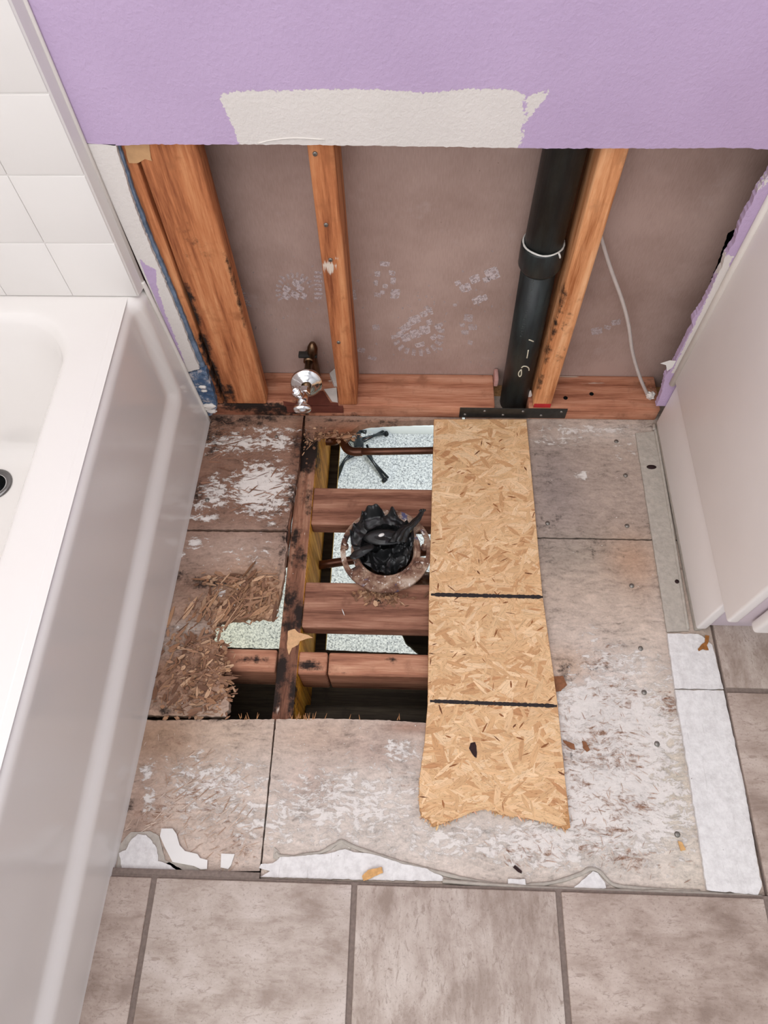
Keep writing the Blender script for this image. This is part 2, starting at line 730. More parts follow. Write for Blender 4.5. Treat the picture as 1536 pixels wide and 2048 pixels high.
def pipe_mat():
    g = G('black_pipe_plastic', 0.38, 0.4)
    o = g.obj()
    f = g.noise(g.map(o, (60, 60, 12)), 1.0, 5, 0.7)
    g.col(g.ramp(f, [(0.4, c8(22, 26, 27)), (0.72, c8(46, 54, 54))]))
    s = g.noise(g.map(o, (25, 25, 9), (2, 2, 2)), 1.0, 7, 0.8)
    g.rough(g.math('ADD', 0.25, g.math('MULTIPLY', s, 0.35)))
    return g.m


def white_mortar_mat():
    g = G('white_mortar', 0.85, 0.2)
    o = g.obj()
    f = g.noise(o, 90, 6, 0.7)
    c = g.ramp(f, [(0.3, c8(206, 202, 200)), (0.6, c8(228, 225, 223))])
    l = g.noise(g.map(o, (220, 14, 1)), 1.0, 3, 0.6)
    c = g.mix(g.math('MULTIPLY', g.step(l, 0.62, 0.72), 0.35), c, c8(170, 164, 160))
    s = g.noise(o, 200, 3, 0.7)
    c = g.mix(g.step(s, 0.72, 0.76), c, c8(110, 92, 80))
    g.col(c)
    g.bump(g.math('ADD', f, g.math('MULTIPLY', l, 0.4)), 0.0014, 0.7)
    return g.m


M_PAINT = paint_mat()
M_GYP = plain('gypsum_core', c8(214, 208, 202), 0.9, 0.1, bump=0.001)
M_BACK = gypsum_back_mat()
M_DUST = dust_mat()
M_STUD_Z = wood_mat('orange_fir_upright', 'z', c8(128, 70, 42), c8(188, 118, 76), c8(214, 150, 104))
M_STUD_PALE = wood_mat('pale_fir_upright', 'z', c8(166, 100, 58), c8(218, 152, 104), c8(238, 184, 138))
M_PLATE = wood_mat('red_fir_plate', 'x', c8(126, 72, 52), c8(184, 124, 96), c8(210, 156, 128))
M_JOIST = wood_mat('stained_joist', 'y', c8(86, 54, 40), c8(150, 104, 82), c8(190, 148, 122))
M_BLOCK = wood_mat('red_brown_blocking', 'x', c8(94, 58, 44), c8(148, 102, 82), c8(184, 140, 116))
M_BLOCK2 = wood_mat('pink_brown_blocking', 'x', c8(108, 66, 50), c8(174, 120, 94), c8(208, 160, 130))
M_JOIST_WARMLIT = wood_mat('warm_lit_joist_side', 'z', c8(140, 86, 22), c8(224, 158, 50), c8(242, 192, 84), stretch=60)  # warm light from below put into the colour of the joist side
M_DARKWOOD_SHADE = wood_mat('dark_wood_and_shade', 'x', c8(34, 28, 22), c8(62, 54, 44), c8(84, 76, 62))  # dark wood for the boards, painted shade on the ceiling below
M_STRAND = strand_mat('wood_strand')
M_SUB = subfloor_mat()
M_OSBCORE = plain('strand_board_core', c8(182, 136, 92), 0.8, 0.2, var=0.3, scale=220)
M_TILE_H = tile_mat('taupe_tile_flat_veins', 'x', c8(150, 132, 120), c8(178, 163, 152), c8(196, 183, 174))
M_TILE_V = tile_mat('taupe_tile_upright_veins', 'y', c8(142, 124, 112), c8(172, 156, 145), c8(194, 181, 171))
M_TILE_D = tile_mat('dark_taupe_tile', 'x', c8(140, 121, 109), c8(170, 152, 140), c8(190, 174, 163))
M_GROUT = plain('brown_grey_grout', c8(128, 114, 106), 0.9, 0.15, var=0.15, scale=200, bump=0.001)
M_MORTAR = white_mortar_mat()
M_GREYMORTAR = plain('grey_mortar', c8(178, 170, 160), 0.9, 0.15, var=0.12, scale=120, bump=0.0015)
M_TUB = plain('white_fibreglass', c8(231, 226, 222), 0.16, 0.5, var=0.01, scale=3)
M_SURROUND = plain('moulded_wall_panel', c8(226, 221, 217), 0.22, 0.5, var=0.015, scale=5)
M_VANITY = plain('white_lacquered_board', c8(238, 232, 229), 0.4, 0.4, var=0.02, scale=8)
M_VANFRONT = plain('lavender_toe_and_shaded_front', c8(206, 192, 200), 0.5, 0.3, var=0.02, scale=10)  # lavender toe paint; on the frame, shade and wall reflection put into colour
M_CAULK = plain('white_caulk', c8(226, 219, 212), 0.45, 0.4, var=0.03, scale=40)
M_PIPE = pipe_mat()
M_GLUE = plain('white_pipe_cement', c8(214, 212, 206), 0.5, 0.4, var=0.1)
M_CHALK = plain('cream_marker', c8(214, 208, 186), 0.8, 0.2)
M_GREYPRINT = plain('faint_grey_print', c8(92, 96, 94), 0.7, 0.2)
M_RED = plain('red_marking_paint', c8(178, 40, 44), 0.6, 0.3, var=0.2)
M_CHROME = plain('chrome', (0.86, 0.85, 0.85), 0.10, 0.5, 1.0, var=0.02)
M_BRASS = plain('tarnished_brass', c8(120, 96, 74), 0.4, 0.5, 1.0, var=0.2)
M_RUSTPLATE = plain('red_brown_steel', c8(108, 58, 46), 0.6, 0.4, 0.2, var=0.15)
M_STEEL = plain('dark_steel', c8(66, 66, 64), 0.45, 0.5, 0.7, var=0.2, scale=90)
M_GALV = plain('galvanised_nail', c8(140, 136, 130), 0.45, 0.5, 0.8, var=0.25, scale=300)
M_RUST = rust_mat()
M_CABLE = plain('white_cable_jacket', c8(198, 186, 180), 0.5, 0.4, var=0.06)
M_BLUE = None
M_COPPER = plain('dull_brown_copper', c8(104, 66, 50), 0.38, 0.5, 0.55, var=0.25, scale=40)
M_INK = plain('black_marker_ink', c8(48, 42, 42), 0.75, 0.2, var=0.25, scale=300)
M_KNOT = plain('dark_knot', c8(50, 34, 34), 0.8, 0.2, var=0.2, scale=200)
M_BLACKSTAND = plain('black_enamel', c8(20, 26, 32), 0.3, 0.5, var=0.1)
M_RUBBER = plain('black_rubber', c8(18, 20, 24), 0.6, 0.3)
M_CARPET = carpet_mat()
M_WHITEWALL = plain('white_wall_paint', c8(232, 236, 238), 0.6, 0.3, var=0.01, scale=4)
M_DARK = plain('hole_shade', c8(14, 16, 17), 0.9, 0.1, var=0.3, scale=120)  # near-black painted shade for the wall hole, bolt holes and drain
M_PAPER = plain('white_paper', c8(228, 225, 221), 0.8, 0.2, var=0.02, scale=30)
M_BROWNPAPER = plain('torn_brown_paper', c8(150, 98, 52), 0.85, 0.2, var=0.25, scale=160)
M_DRAIN = plain('drain_metal', c8(120, 118, 118), 0.25, 0.5, 1.0)


def blue_mat():
    g = G('blue_masking_tape', 0.6, 0.3)
    o = g.obj()
    f = g.noise(o, 55, 6, 0.7)
    c = g.ramp(f, [(0.42, c8(66, 90, 122)), (0.53, c8(100, 118, 142)), (0.62, c8(188, 182, 186))])
    d = g.noise(g.map(o, (1, 1, 1), (4, 4, 4)), 120, 4, 0.7)
    c = g.mix(g.step(d, 0.66, 0.72), c, c8(34, 40, 60))
    g.col(c)
    g.bump(f, 0.003, 0.7)
    return g.m


M_BLUE = blue_mat()


def bag_mat():
    g = G('black_bag_film', 0.36, 0.5)
    g.col(c8(30, 31, 32))
    f = g.noise(g.obj(), 160, 3, 0.6)
    g.bump(f, 0.0008, 0.5)
    return g.m


M_BAG = bag_mat()

# ------------------------------------------------------------------ strands (flat chips of wood with their own grain)


def clip(poly, half):
    """keep the part of a polygon inside the half planes (a, b, c): a*x+b*y<=c"""
    for a, b, c in half:
        out = []
        for i in range(len(poly)):
            p, q = poly[i], poly[(i + 1) % len(poly)]
            dp, dq = a * p[0] + b * p[1] - c, a * q[0] + b * q[1] - c
            if dp <= 0:
                out.append(p)
            if dp * dq < 0:
                t = dp / (dp - dq)
                out.append(tuple(p[k] + (q[k] - p[k]) * t for k in range(4)))
        poly = out
        if len(poly) < 3:
            return []
    return poly


def half_planes(quad):
    """of a convex polygon given counter-clockwise"""
    H = []
    for i in range(len(quad)):
        x1, y1 = quad[i]
        x2, y2 = quad[(i + 1) % len(quad)]
        a, b = (y2 - y1), -(x2 - x1)
        l = math.hypot(a, b)
        H.append((a / l, b / l, (a * x1 + b * y1) / l))
    return H


def strands(name, items, mat, parent, half=None, thick=0.0, kind='stuff', origin=None):
    """items: (x, y, z, angle, length, width, colour, pitch, roll)"""
    V, F, C, UVs = [], [], [], []
    for (x, y, z, an, L, Wd, col, pitch, roll) in items:
        k = 4 if L < 0.02 else 6
        t = np.linspace(-0.5, 0.5, k // 2 + 1)
        up, dn = [], []
        for j, s in enumerate(t):
            tap = 1.0 - (abs(s) * 2) ** 3 * random.uniform(0.35, 0.95)
            up.append((s * L, Wd / 2 * tap * random.uniform(0.8, 1.1)))
            dn.append((s * L, -Wd / 2 * tap * random.uniform(0.8, 1.1)))
        ring = dn + up[::-1]
        ca, sa = math.cos(an), math.sin(an)
        u0, v0 = random.uniform(0, 50), random.uniform(0, 50)
        poly = [(x + p * ca - q * sa, y + p * sa + q * ca, p, q) for p, q in ring]
        for poly in ([poly] if not half else [clip(poly, h) for h in (half if isinstance(half[0], list) else [half])]):
          if len(poly) < 3:
            continue
          b = len(V)
          m = len(poly)
          for X, Y, p, q in poly:
              V.append((X, Y, z + p * math.sin(pitch) + q * math.sin(roll)))
              C.append(col)
              UVs.append((p + u0, q + v0))
          F.append([b + i for i in range(m)])
          if thick > 0:
              for X, Y, p, q in poly:
                  V.append((X, Y, z - thick + p * math.sin(pitch) + q * math.sin(roll)))
                  C.append(tuple(c * 0.7 for c in col))
                  UVs.append((p + u0, q + v0))
              F.append([b + m + i for i in range(m)][::-1])
              for i in range(m):
                  j = (i + 1) % m
                  F.append([b + i, b + m + i, b + m + j, b + j])
    o = put(name, V, F, mat, parent, False, origin, kind)
    me = o.data
    if len(me.vertices) == len(C):
        set_col(o, 'Col', np.array(C))
        uvl = me.uv_layers.new(name='UVMap')
        li = np.empty(len(me.loops), dtype=np.int64)
        me.loops.foreach_get('vertex_index', li)
        uvl.data.foreach_set('uv', np.array(UVs)[li].ravel())
    return o


# ================================================================== THE ROOM
# back wall: lavender drywall whose lower part is cut away
TOPV = 1.0
bot = [PXZ(x, y, -0.0127) for x, y in [(172, 286), (232, 291), (300, 289), (520, 289), (700, 291), (905, 294), (1100, 297), (1300, 297), (1498, 296), (1515, 299), (1580, 298)]]
out = [(-1.06, 0.636), bot[0]] + bot[1:] + [(1.30, 0.626), (1.30, TOPV), (-1.06, TOPV)]
n_o = len(out)
out = ragged(out, [0] + [0.0009] * (n_o - 5) + [0.0, 0, 0, 0], 0.004, 160)
PATCH = [PXZ(x, y, -0.0127) for x, y in [(432, 186), (470, 182), (560, 181), (640, 178), (700, 178), (780, 180), (850, 186), (880, 184), (940, 178), (1000, 177), (1036, 181), (1046, 190), (1043, 220), (1037, 262),
                                         (1034, 320), (478, 320), (478, 283), (462, 245), (448, 215)]]
SLIVER = [PXZ(x, y, -0.0127) for x, y in [(1054, 192), (1075, 184), (1109, 178), (1108, 184), (1088, 202), (1070, 216), (1060, 235), (1052, 262), (1046, 290), (1040, 290), (1046, 250), (1051, 215)]]


def wall_attr(uv):
    return {'W': np.maximum(sdist(uv, PATCH), sdist(uv, SLIVER))}


wall = plate('wall_back', out, WALL, 0.0, 0.0127, M_PAINT, step=0.010, attrs=wall_attr, origin=(0, 0, 0))
structure(wall, 'lavender drywall with a bare white patch and its lower part cut away')
ud = box('upper_drywall', (-1.06, -0.0127, TOPV), (1.30, 0.0, 2.44), M_PAINT, wall, 0.0)
set_attr(ud, 'W', np.full(len(ud.data.vertices), -1.0))
# a soft cut line (score) above the bare edge
V_, F_ = tube(bez([PY(515, 287, -0.0133), PY(545, 280, -0.0133), PY(590, 276, -0.0133), PY(650, 279, -0.0133)], 6), 0.0009, 6)
put('paper_crease', V_, F_, M_CAULK, wall, True)

# left strip of drywall left standing beside the tub panel
ls = [PXZ(x, y, -0.0127) for x, y in [(172, 288), (231, 289), (262, 392), (286, 458), (318, 535), (345, 600), (372, 668), (399, 738), (372, 745), (368, 735)]]
ls = ragged(ls, [0, 0.0012, 0.0012, 0.0015, 0.002, 0.0015, 0.0015, 0.001, 0, 0], 0.005, 120)
LPATCH = [PXZ(x, y, -0.0127) for x, y in [(268, 512), (296, 531), (312, 540), (313, 560), (318, 590), (330, 625), (345, 660), (372, 732), (366, 738), (330, 668), (300, 595)]]
strip = plate('drywall_strip', ls, WALL, 0.0005, 0.0127, M_PAINT, wall, 0.005, attrs=lambda uv: {'W': -sdist(uv, LPATCH)})
strip['label'] = 'narrow white drywall strip with a peeled lavender patch beside the tub panel'
# blue tape along its cut edge and round its foot
bt = [PXZ(x, y, -0.0127) for x, y in [(233, 296), (238, 298), (268, 392), (293, 458), (325, 535), (352, 600), (380, 668), (409, 738), (399, 741), (372, 670), (345, 602), (318, 537), (286, 460), (262, 394)]]
t1 = plate('masking_tape', ragged(bt, 0.0008, 0.006), WALL, 0.0006, 0.0062, plain('faded_blue_tape_edge', c8(104, 118, 138), 0.7, 0.2, var=0.35, scale=70), wall)
t1['label'] = 'faded blue masking tape along the cut drywall edge'
bt = [PXZ(x, y, -0.0127) for x, y in [(376, 748), (400, 741), (412, 740), (422, 770), (432, 800), (434, 815), (424, 830), (416, 832), (404, 806), (388, 775)]]
t2 = plate('masking_tape', ragged(bt, 0.0016, 0.005), WALL, 0.0006, 0.0135, M_BLUE, wall, 0.004,
           zfn=lambda uv: np.array([0.002 * mn.noise((p[0] * 90, p[1] * 90, 1)) for p in uv]))
t2['label'] = 'dirty blue masking tape smeared with white at the foot of the strip'
for px, py, r in [(405, 774, 0.006), (408, 782, 0.005), (419, 812, 0.010), (424, 822, 0.008), (414, 818, 0.006)]:
    c = PY(px, py, -0.015)
    bm = bmesh.new()
    bmesh.ops.create_icosphere(bm, subdivisions=3, radius=r)
    for v in bm.verts:
        v.co *= 1 + 0.35 * mn.noise(v.co * 260 + c * 50)
        v.co = Vector((v.co.x * 1.3, v.co.y * 0.5, v.co.z * 0.7)) + c
    bm_put('caulk_lump', bm, M_CAULK, wall)

# right strip with a torn edge
rs = [PXZ(x, y, -0.0127) for x, y in [(1560, 300), (1536, 352), (1515, 380), (1506, 402), (1490, 430), (1484, 440), (1476, 462), (1468, 486), (1458, 500), (1450, 515), (1444, 535), (1432, 555), (1420, 582), (1405, 612), (1390, 632), (1384, 642),
                                      (1386, 655), (1376, 670), (1362, 700), (1348, 726), (1340, 742), (1330, 752), (1326, 775), (1318, 800), (1312, 812), (1346, 812), (1352, 780), (1420, 640), (1480, 520), (1560, 370)]]
rs = ragged(rs, [0.0012] * 24 + [0] * 6, 0.0035, 200)
RP = [[PXZ(x, y, -0.0127) for x, y in q] for q in ([(1450, 505), (1420, 580), (1340, 748), (1365, 752), (1440, 590), (1470, 510)], [(1500, 400), (1540, 340), (1560, 330), (1560, 345)])]


def rattr(uv):
    w = np.full(len(uv), -1.0)
    for q in RP:
        w = np.maximum(w, sdist(uv, q) - 0.002)
    return {'W': w}


strip = plate('drywall_strip', rs, WALL, 0.0005, 0.0127, M_PAINT, wall, 0.006, attrs=rattr)
strip['label'] = 'lavender drywall strip with a torn paper edge beside the white cabinet'
tp = [PXZ(x, y, -0.014) for x, y in [(1321, 727), (1340, 721), (1352, 722), (1345, 735), (1334, 742), (1332, 730)]]
plate('torn_paper', tp, WALL, 0.0135, 0.0142, M_PAPER, wall)

# the next room's board seen through the open studs
hole = [PXZ(x, y, 0.089) for x, y in [(1470, 458), (1478, 462), (1488, 480), (1478, 500), (1470, 520), (1462, 540), (1450, 555), (1440, 575), (1432, 590), (1424, 586), (1420, 566), (1426, 548), (1434, 530), (1441, 508), (1449, 486), (1456, 466)]]
hole = ragged(hole, 0.0012, 0.004, 160)
wb = plate('wall_beyond', [(-0.55, 0.002), (1.20, 0.002), (1.20, 2.44), (-0.55, 2.44)], WALL, -0.1016, -0.089, M_BACK, holes=[hole[::-1]], origin=(0.3, 0.095, 0))
structure(wb, 'taupe back of the next room drywall with boot prints')
hc = PY(1455, 520, 0.089)
box('hole_shade_board', (hc.x - 0.08, 0.125, hc.z - 0.12), (hc.x + 0.08, 0.13, hc.z + 0.12), M_DARK, wb, 0)  # dark board added behind the hole so it reads black
# dusty boot-tread marks
V_, F_, A_ = [], [], []


def mark(px, py, w, h, ang, a):
    c = Vector((px, py))
    ca, sa = math.cos(ang), math.sin(ang)
    b = len(V_)
    for u, v in [(-1, -0.8), (-0.7, -1), (0.8, -1), (1, -0.6), (0.9, 0.9), (0.2, 1), (-0.9, 0.8)]:
        q = c + Vector((u * w / 2 * ca - v * h / 2 * sa, u * w / 2 * sa + v * h / 2 * ca)) * random.uniform(0.85, 1.1)
        p = PY(q.x, q.y, 0.0886)
        V_.append(p)
        A_.append(a)
    F_.append([b + k for k in range(7)][::-1])


for k in range(13):                                   # round heel print left of the middle stud
    t = math.radians(150 + k * 16)
    mark(590 + 34 * math.cos(t), 582 + 32 * math.sin(t), 12, 5, t, 0.75)
for q in [(573, 578, 16, 13), (592, 566, 18, 14), (600, 578, 14, 12), (572, 592, 17, 12), (590, 590, 20, 14), (608, 592, 12, 13), (604, 562, 10, 12)]:
    mark(*q, 0.5, 0.95)
for k in range(7):                                    # bars beside the stud
    mark(636, 545 + k * 8.5, 15 + (k % 3) * 2, 5.5, 0.05, 0.9)
for k in range(6):
    mark(478 + k * 3.5, 570 + k * 8, 16, 5, 0.25, 0.8)
for q in [(770, 528, 22, 10), (755, 548, 12, 12), (784, 546, 14, 10), (786, 562, 12, 13), (755, 590, 14, 9), (765, 585, 10, 8), (790, 588, 20, 20), (770, 572, 12, 9), (752, 566, 8, 12)]:
    mark(*q, 0.05, 0.9)
for q in [(984, 548, 28, 26), (950, 558, 22, 18), (930, 576, 24, 18), (955, 600, 22, 14), (968, 596, 14, 12), (916, 566, 12, 10), (972, 560, 14, 12)]:
    mark(*q, -0.4, 1.0)
for k in range(12):                                   # big heel print low in the middle bay
    t = math.radians(-20 + k * 17)
    mark(835 + 48 * math.cos(t), 664 + 42 * math.sin(t), 14, 8, t, 0.8)
for q in [(812, 655, 22, 16), (830, 640, 26, 18), (848, 628, 16, 12), (856, 618, 8, 16), (862, 622, 6, 16), (850, 660, 24, 18), (830, 668, 20, 18), (812, 676, 18, 16), (858, 645, 14, 12), (876, 655, 12, 14), (800, 668, 14, 12), (868, 675, 14, 10), (840, 690, 20, 10)]:
    mark(*q, random.uniform(-0.6, -0.2), 0.95)
for q in [(937, 636, 20, 16), (945, 655, 18, 12), (930, 665, 16, 10), (940, 685, 10, 10), (925, 650, 10, 8), (752, 655, 16, 12), (720, 700, 22, 10), (744, 716, 18, 8), (700, 640, 10, 18), (708, 590, 10, 20), (1194, 662, 24, 14), (1232, 645, 22, 12), (1215, 655, 14, 8), (880, 698, 12, 6), (910, 610, 8, 6)]:
    mark(*q, random.uniform(-0.3, 0.3), 0.75)
for k in range(60):
    mark(random.gauss(620, 80), random.gauss(600, 60), random.uniform(2, 7), random.uniform(2, 5), random.uniform(0, 3), 0.45)
    mark(random.gauss(880, 80), random.gauss(640, 50), random.uniform(2, 6), random.uniform(2, 4), random.uniform(0, 3), 0.45)
dp = put('boot_print', V_, F_, M_DUST, wb, False, None, 'stuff')
dp['label'] = 'white dusty boot tread prints'
set_attr(dp, 'A', np.array(A_))

# side walls, ceiling and the wall behind the viewer
structure(box('wall_left', (-1.20, -2.6, -0.02), (-1.06, 0.0, 2.44), M_SURROUND, None, 0))
structure(box('wall_right', (1.30, -2.6, -0.02), (1.40, 0.0, 2.44), M_WHITEWALL, None, 0))
structure(box('wall_front', (-1.20, -2.70, -0.02), (1.40, -2.6, 2.44), M_WHITEWALL, None, 0))
structure(box('ceiling', (-1.20, -2.70, 2.44), (1.40, 0.30, 2.50), M_WHITEWALL, None, 0))

# ================================================================== FRAMING


def clear_blobs(o, D=(), W=()):
    blobs3(o, 'D', D)
    blobs3(o, 'W', W)
    return o


st = box('wall_stud', (-0.2825, 0.0, 0.040), (-0.2465, 0.089, 2.40), M_STUD_Z, None, 0.003, 2, {2: 0.02})
tag(st, 'orange wood stud edge squeezed between the drywall strip and the wide stud', 'stud')
clear_blobs(st, [((-0.246, 0, 0.08 + k * 0.03), (0.008, 0.03, 0.04), 0.75) for k in range(6)])
st = box('wall_stud', (-0.2420, 0.0, 0.040), (-0.1540, 0.037, 2.40), M_STUD_Z, None, 0.004, 3, {2: 0.012, 0: 0.012})
tag(st, 'wide orange stud turned flat at the left with a tape scrap at its top', 'stud')
clear_blobs(st, [((-0.240, 0, z), (0.012, 0.03, 0.05), 0.8) for z in (0.06, 0.10, 0.15, 0.22, 0.30, 0.34)]
            + [((-0.225, 0, 0.08), (0.02, 0.03, 0.05), 0.7), ((-0.155, 0.0, 0.35), (0.006, 0.03, 0.16), 0.62), ((-0.2, 0, 0.46), (0.05, 0.02, 0.08), 0.42)],
            [((-0.17, 0, 0.24), (0.004, 0.01, 0.06), 0.5), ((-0.21, 0, 0.5), (0.05, 0.01, 0.1), 0.32)])
tpz = [PXZ(x, y, -0.001) for x, y in [(246, 280), (296, 280), (304, 322), (290, 318), (276, 326), (258, 326)]]
tp = plate('joint_tape', ragged(tpz, 0.0012, 0.005), WALL, 0.0004, 0.0012, plain('tan_paper_tape', c8(196, 154, 112), 0.8, 0.2, var=0.1), st)
st3 = box('wall_stud', (0.0, 0.0, 0.040), (0.038, 0.0885, 2.40), M_STUD_Z, None, 0.0035, 3, {2: 0.015, 0: 0.012})
tag(st3, 'narrow orange stud with nail heads behind the chrome valve', 'stud')
clear_blobs(st3, [((0.02, 0, 0.40), (0.02, 0.02, 0.03), 0.3)], [((0.01, 0, 0.41), (0.018, 0.01, 0.03), 0.62), ((0.03, 0, 0.43), (0.01, 0.01, 0.03), 0.5)])
for px, py in [(652, 450), (661, 520), (677, 685), (630, 308)]:
    c = PY(px, py, -0.001)
    V1, F1 = lathe([(0.0, 0.0012), (0.0032, 0.001), (0.0036, 0.0), (0.0036, -0.002)], c, (0, -1, 0), 12)
    put('nail_head', V1, F1, M_GALV, st3, True)
# a shadow-line split down its face is real: a thin saw groove
st4 = box('wall_stud', (0.406, 0.0, 0.040), (0.444, 0.0885, 2.40), M_STUD_PALE, None, 0.005, 3, {2: 0.015, 0: 0.012})
tag(st4, 'pale orange stud with a red painted foot right of the black pipe', 'stud')
clear_blobs(st4, [((0.408, 0.0, z), (0.008, 0.05, 0.05), 0.62) for z in (0.12, 0.2, 0.27, 0.34)] + [((0.425, 0, 0.3), (0.02, 0.02, 0.07), 0.52), ((0.43, 0, 0.2), (0.02, 0.02, 0.06), 0.48)])
c0, c1 = PY(1068, 806, -0.0006), PY(1101, 814, -0.0006)
o = box('red_paint_band', (0.4075, -0.0009, 0.041), (0.4425, 0.0, 0.053), M_RED, st4, 0.0003, 1)
o['label'] = 'red paint band'

pl = box('bottom_plate', (-0.284, 0.0, 0.0), (0.328, 0.0885, 0.0385), M_PLATE, None, 0.003, 2, {0: 0.012, 1: 0.012})
tag(pl, 'reddish wood bottom plate running from the tub to the black pipe', 'wood plate')
clear_blobs(pl, [((-0.2, 0, 0.03), (0.10, 0.02, 0.03), 0.85), ((-0.12, 0.0, 0.02), (0.12, 0.012, 0.03), 0.9), ((-0.08, 0.02, 0.04), (0.07, 0.03, 0.02), 0.55), ((-0.27, 0.02, 0.04), (0.03, 0.05, 0.03), 0.8), ((0.02, 0, 0.0), (0.1, 0.02, 0.014), 0.55)],
            [((-0.02, 0.06, 0.04), (0.02, 0.03, 0.01), 0.45), ((0.18, 0.085, 0.04), (0.2, 0.006, 0.01), 0.4)])
pr = box('bottom_plate', (0.3985, 0.0, 0.0), (0.672, 0.0885, 0.0385), M_PLATE, None, 0.003, 2, {0: 0.012, 1: 0.012})
tag(pr, 'reddish dusty wood bottom plate between the black pipe and the white cabinet', 'wood plate')
clear_blobs(pr, [((0.66, 0.06, 0.04), (0.04, 0.05, 0.02), 0.5)], [((0.55, 0.06, 0.04), (0.10, 0.03, 0.01), 0.42), ((0.5, 0.085, 0.04), (0.1, 0.006, 0.01), 0.5)])
for px, py in [(1131, 796), (1183, 788)]:
    c = PZ(px, py, 0.0386)
    V1, F1 = lathe([(0.0046, 0.0), (0.0046, 0.0006), (0.0, 0.0006)], c, (0, 0, 1), 14)
    put('bolt_hole', V1, F1, M_DARK, pr, True)
o = box('foam_block', (0.3275, 0.055, 0.0388), (0.336, 0.085, 0.062), plain('pink_foam', c8(196, 150, 142), 0.9, 0.1, var=0.12, scale=150), None, 0.002)
tag(o, 'small pink scrap standing behind the foot of the black pipe', 'scrap')

# nail plate over the plate at the pipe
lo_, hi_ = PY(918, 834, -0.002), PY(1135, 821, -0.002)
np_ = thing('nail_plate', ((lo_.x + hi_.x) / 2, -0.0015, 0.006), 'dark steel strap screwed across the plates below the black pipe', 'metal strap')
box('strap', (lo_.x, -0.0020, 0.0055), (hi_.x, -0.0003, 0.0375), M_STEEL, np_, 0.0005)
for k in range(6):
    x = lo_.x + 0.012 + k * (hi_.x - lo_.x - 0.024) / 5
    V1, F1 = lathe([(0.0032, 0.0), (0.0030, 0.0010), (0.0, 0.0014)], (x, -0.0020, 0.029 if k % 2 else 0.016), (0, -1, 0), 12)
    put('screw', V1, F1, M_GALV, np_, True)

# ================================================================== VENT PIPE
pb, pt = Vector((0.3765, 0.045, -0.05)), Vector((0.3655, 0.045, 0.385))
ax = (pt - pb).normalized()
vp = thing('vent_pipe', pb, 'black plastic waste pipe with a collar standing between the studs', 'pipe')


def pipe_at(t):
    return pb + (pt - pb) * t


put('lower_pipe', *lathe([(0.0302, 0.0), (0.0302, (pt - pb).length)], pb, ax, 40), M_PIPE, vp, True)
put('collar', *lathe([(0.0304, -0.006), (0.0345, 0.0), (0.0365, 0.004), (0.0365, 0.044), (0.0355, 0.047), (0.0325, 0.0472)], pt - ax * 0.008, ax, 40), M_PIPE, vp, True)
put('upper_pipe', *lathe([(0.0318, 0.0), (0.0318, 2.0)], pt + ax * 0.03, (0.006, 0, 1), 40), M_PIPE, vp, True)
rim = []
cen = pt + ax * 0.0398
for k in range(49):
    a = 2 * math.pi * k / 48
    rim.append(cen + Vector((0.0335 * math.cos(a), 0.0335 * math.sin(a), 0.0006 * math.sin(5 * a))))
V1, F1 = tube(rim, [0.0014 + 0.0010 * abs(mn.noise((k * 0.4, 3, 1))) for k in range(49)], 8)
o = put('cement_bead', V1, F1, M_GLUE, vp, True)
o['label'] = 'white cement ring'
V1, F1 = tube(bez([cen + Vector((0.022, -0.027, 0)), cen + Vector((0.0245, -0.0285, -0.004)), cen + Vector((0.026, -0.028, -0.009))], 4), [0.0018] * 8 + [0.001], 8)
put('cement_drip', V1, F1, M_GLUE, vp, True)


def on_pipe(px, py, lift=0.0):
    y = 0.045 - 0.030
    for _ in range(12):
        p = PY(px, py, y)
        c = pb + ax * ((p - pb).dot(ax))
        dx = p.x - c.x
        r = 0.0302 + lift
        y = 0.045 - math.sqrt(max(r * r - dx * dx, 1e-8))
    return PY(px, py, y)


strokes = [[(1057.5, 679.5), (1061, 680.5), (1067, 683)], [(1056.7, 700), (1055.2, 709), (1053.8, 716)],
           [(1043, 735.5), (1047, 732.5), (1053, 733), (1057.5, 736.5), (1058, 741)],
           [(1042.5, 739), (1038, 744), (1037, 749), (1039, 753), (1042, 751), (1043, 745), (1042.5, 739)]]
for s in strokes:
    V1, F1 = tube(bez([on_pipe(x, y, 0.0002) for x, y in s], 5), 0.0012, 6)
    o = put('chalk_mark', V1, F1, M_CHALK, vp, True)
    o['label'] = 'cream hand-drawn mark'
S = []
for k in range(26):                                   # worn maker's print, too faint to read
    t = k / 25
    x, y = 1068 - 26 * t, 556 + 116 * t
    if k in (3, 7, 12, 13, 19):
        continue
    S.append(tube([on_pipe(x + random.uniform(-3, 0), y + random.uniform(-1.5, 1), 0.0001), on_pipe(x + random.uniform(1, 4), y + random.uniform(-1, 1.5), 0.0001)], 0.00032, 4))
    if k % 2:
        S.append(tube([on_pipe(x - 1, y - 1.5, 0.0001), on_pipe(x - 0.5, y + 2, 0.0001)], 0.0003, 4))
o = put('faded_print', *join(*S), M_GREYPRINT, vp, True, None, 'stuff')
# dark scraps at the pipe foot
o = plate('torn_liner', [PXZ(x, y, 0.03) for x, y in [(1054, 785), (1062, 780), (1064, 790), (1058, 796)]], ((0, 0.03, 0), (1, 0, 0), (0, 0, 1), (0, -1, 0)), 0, 0.0015, M_CAULK)
tag(o, 'small grey-white scrap caught between the black pipe and the pale stud', 'scrap')

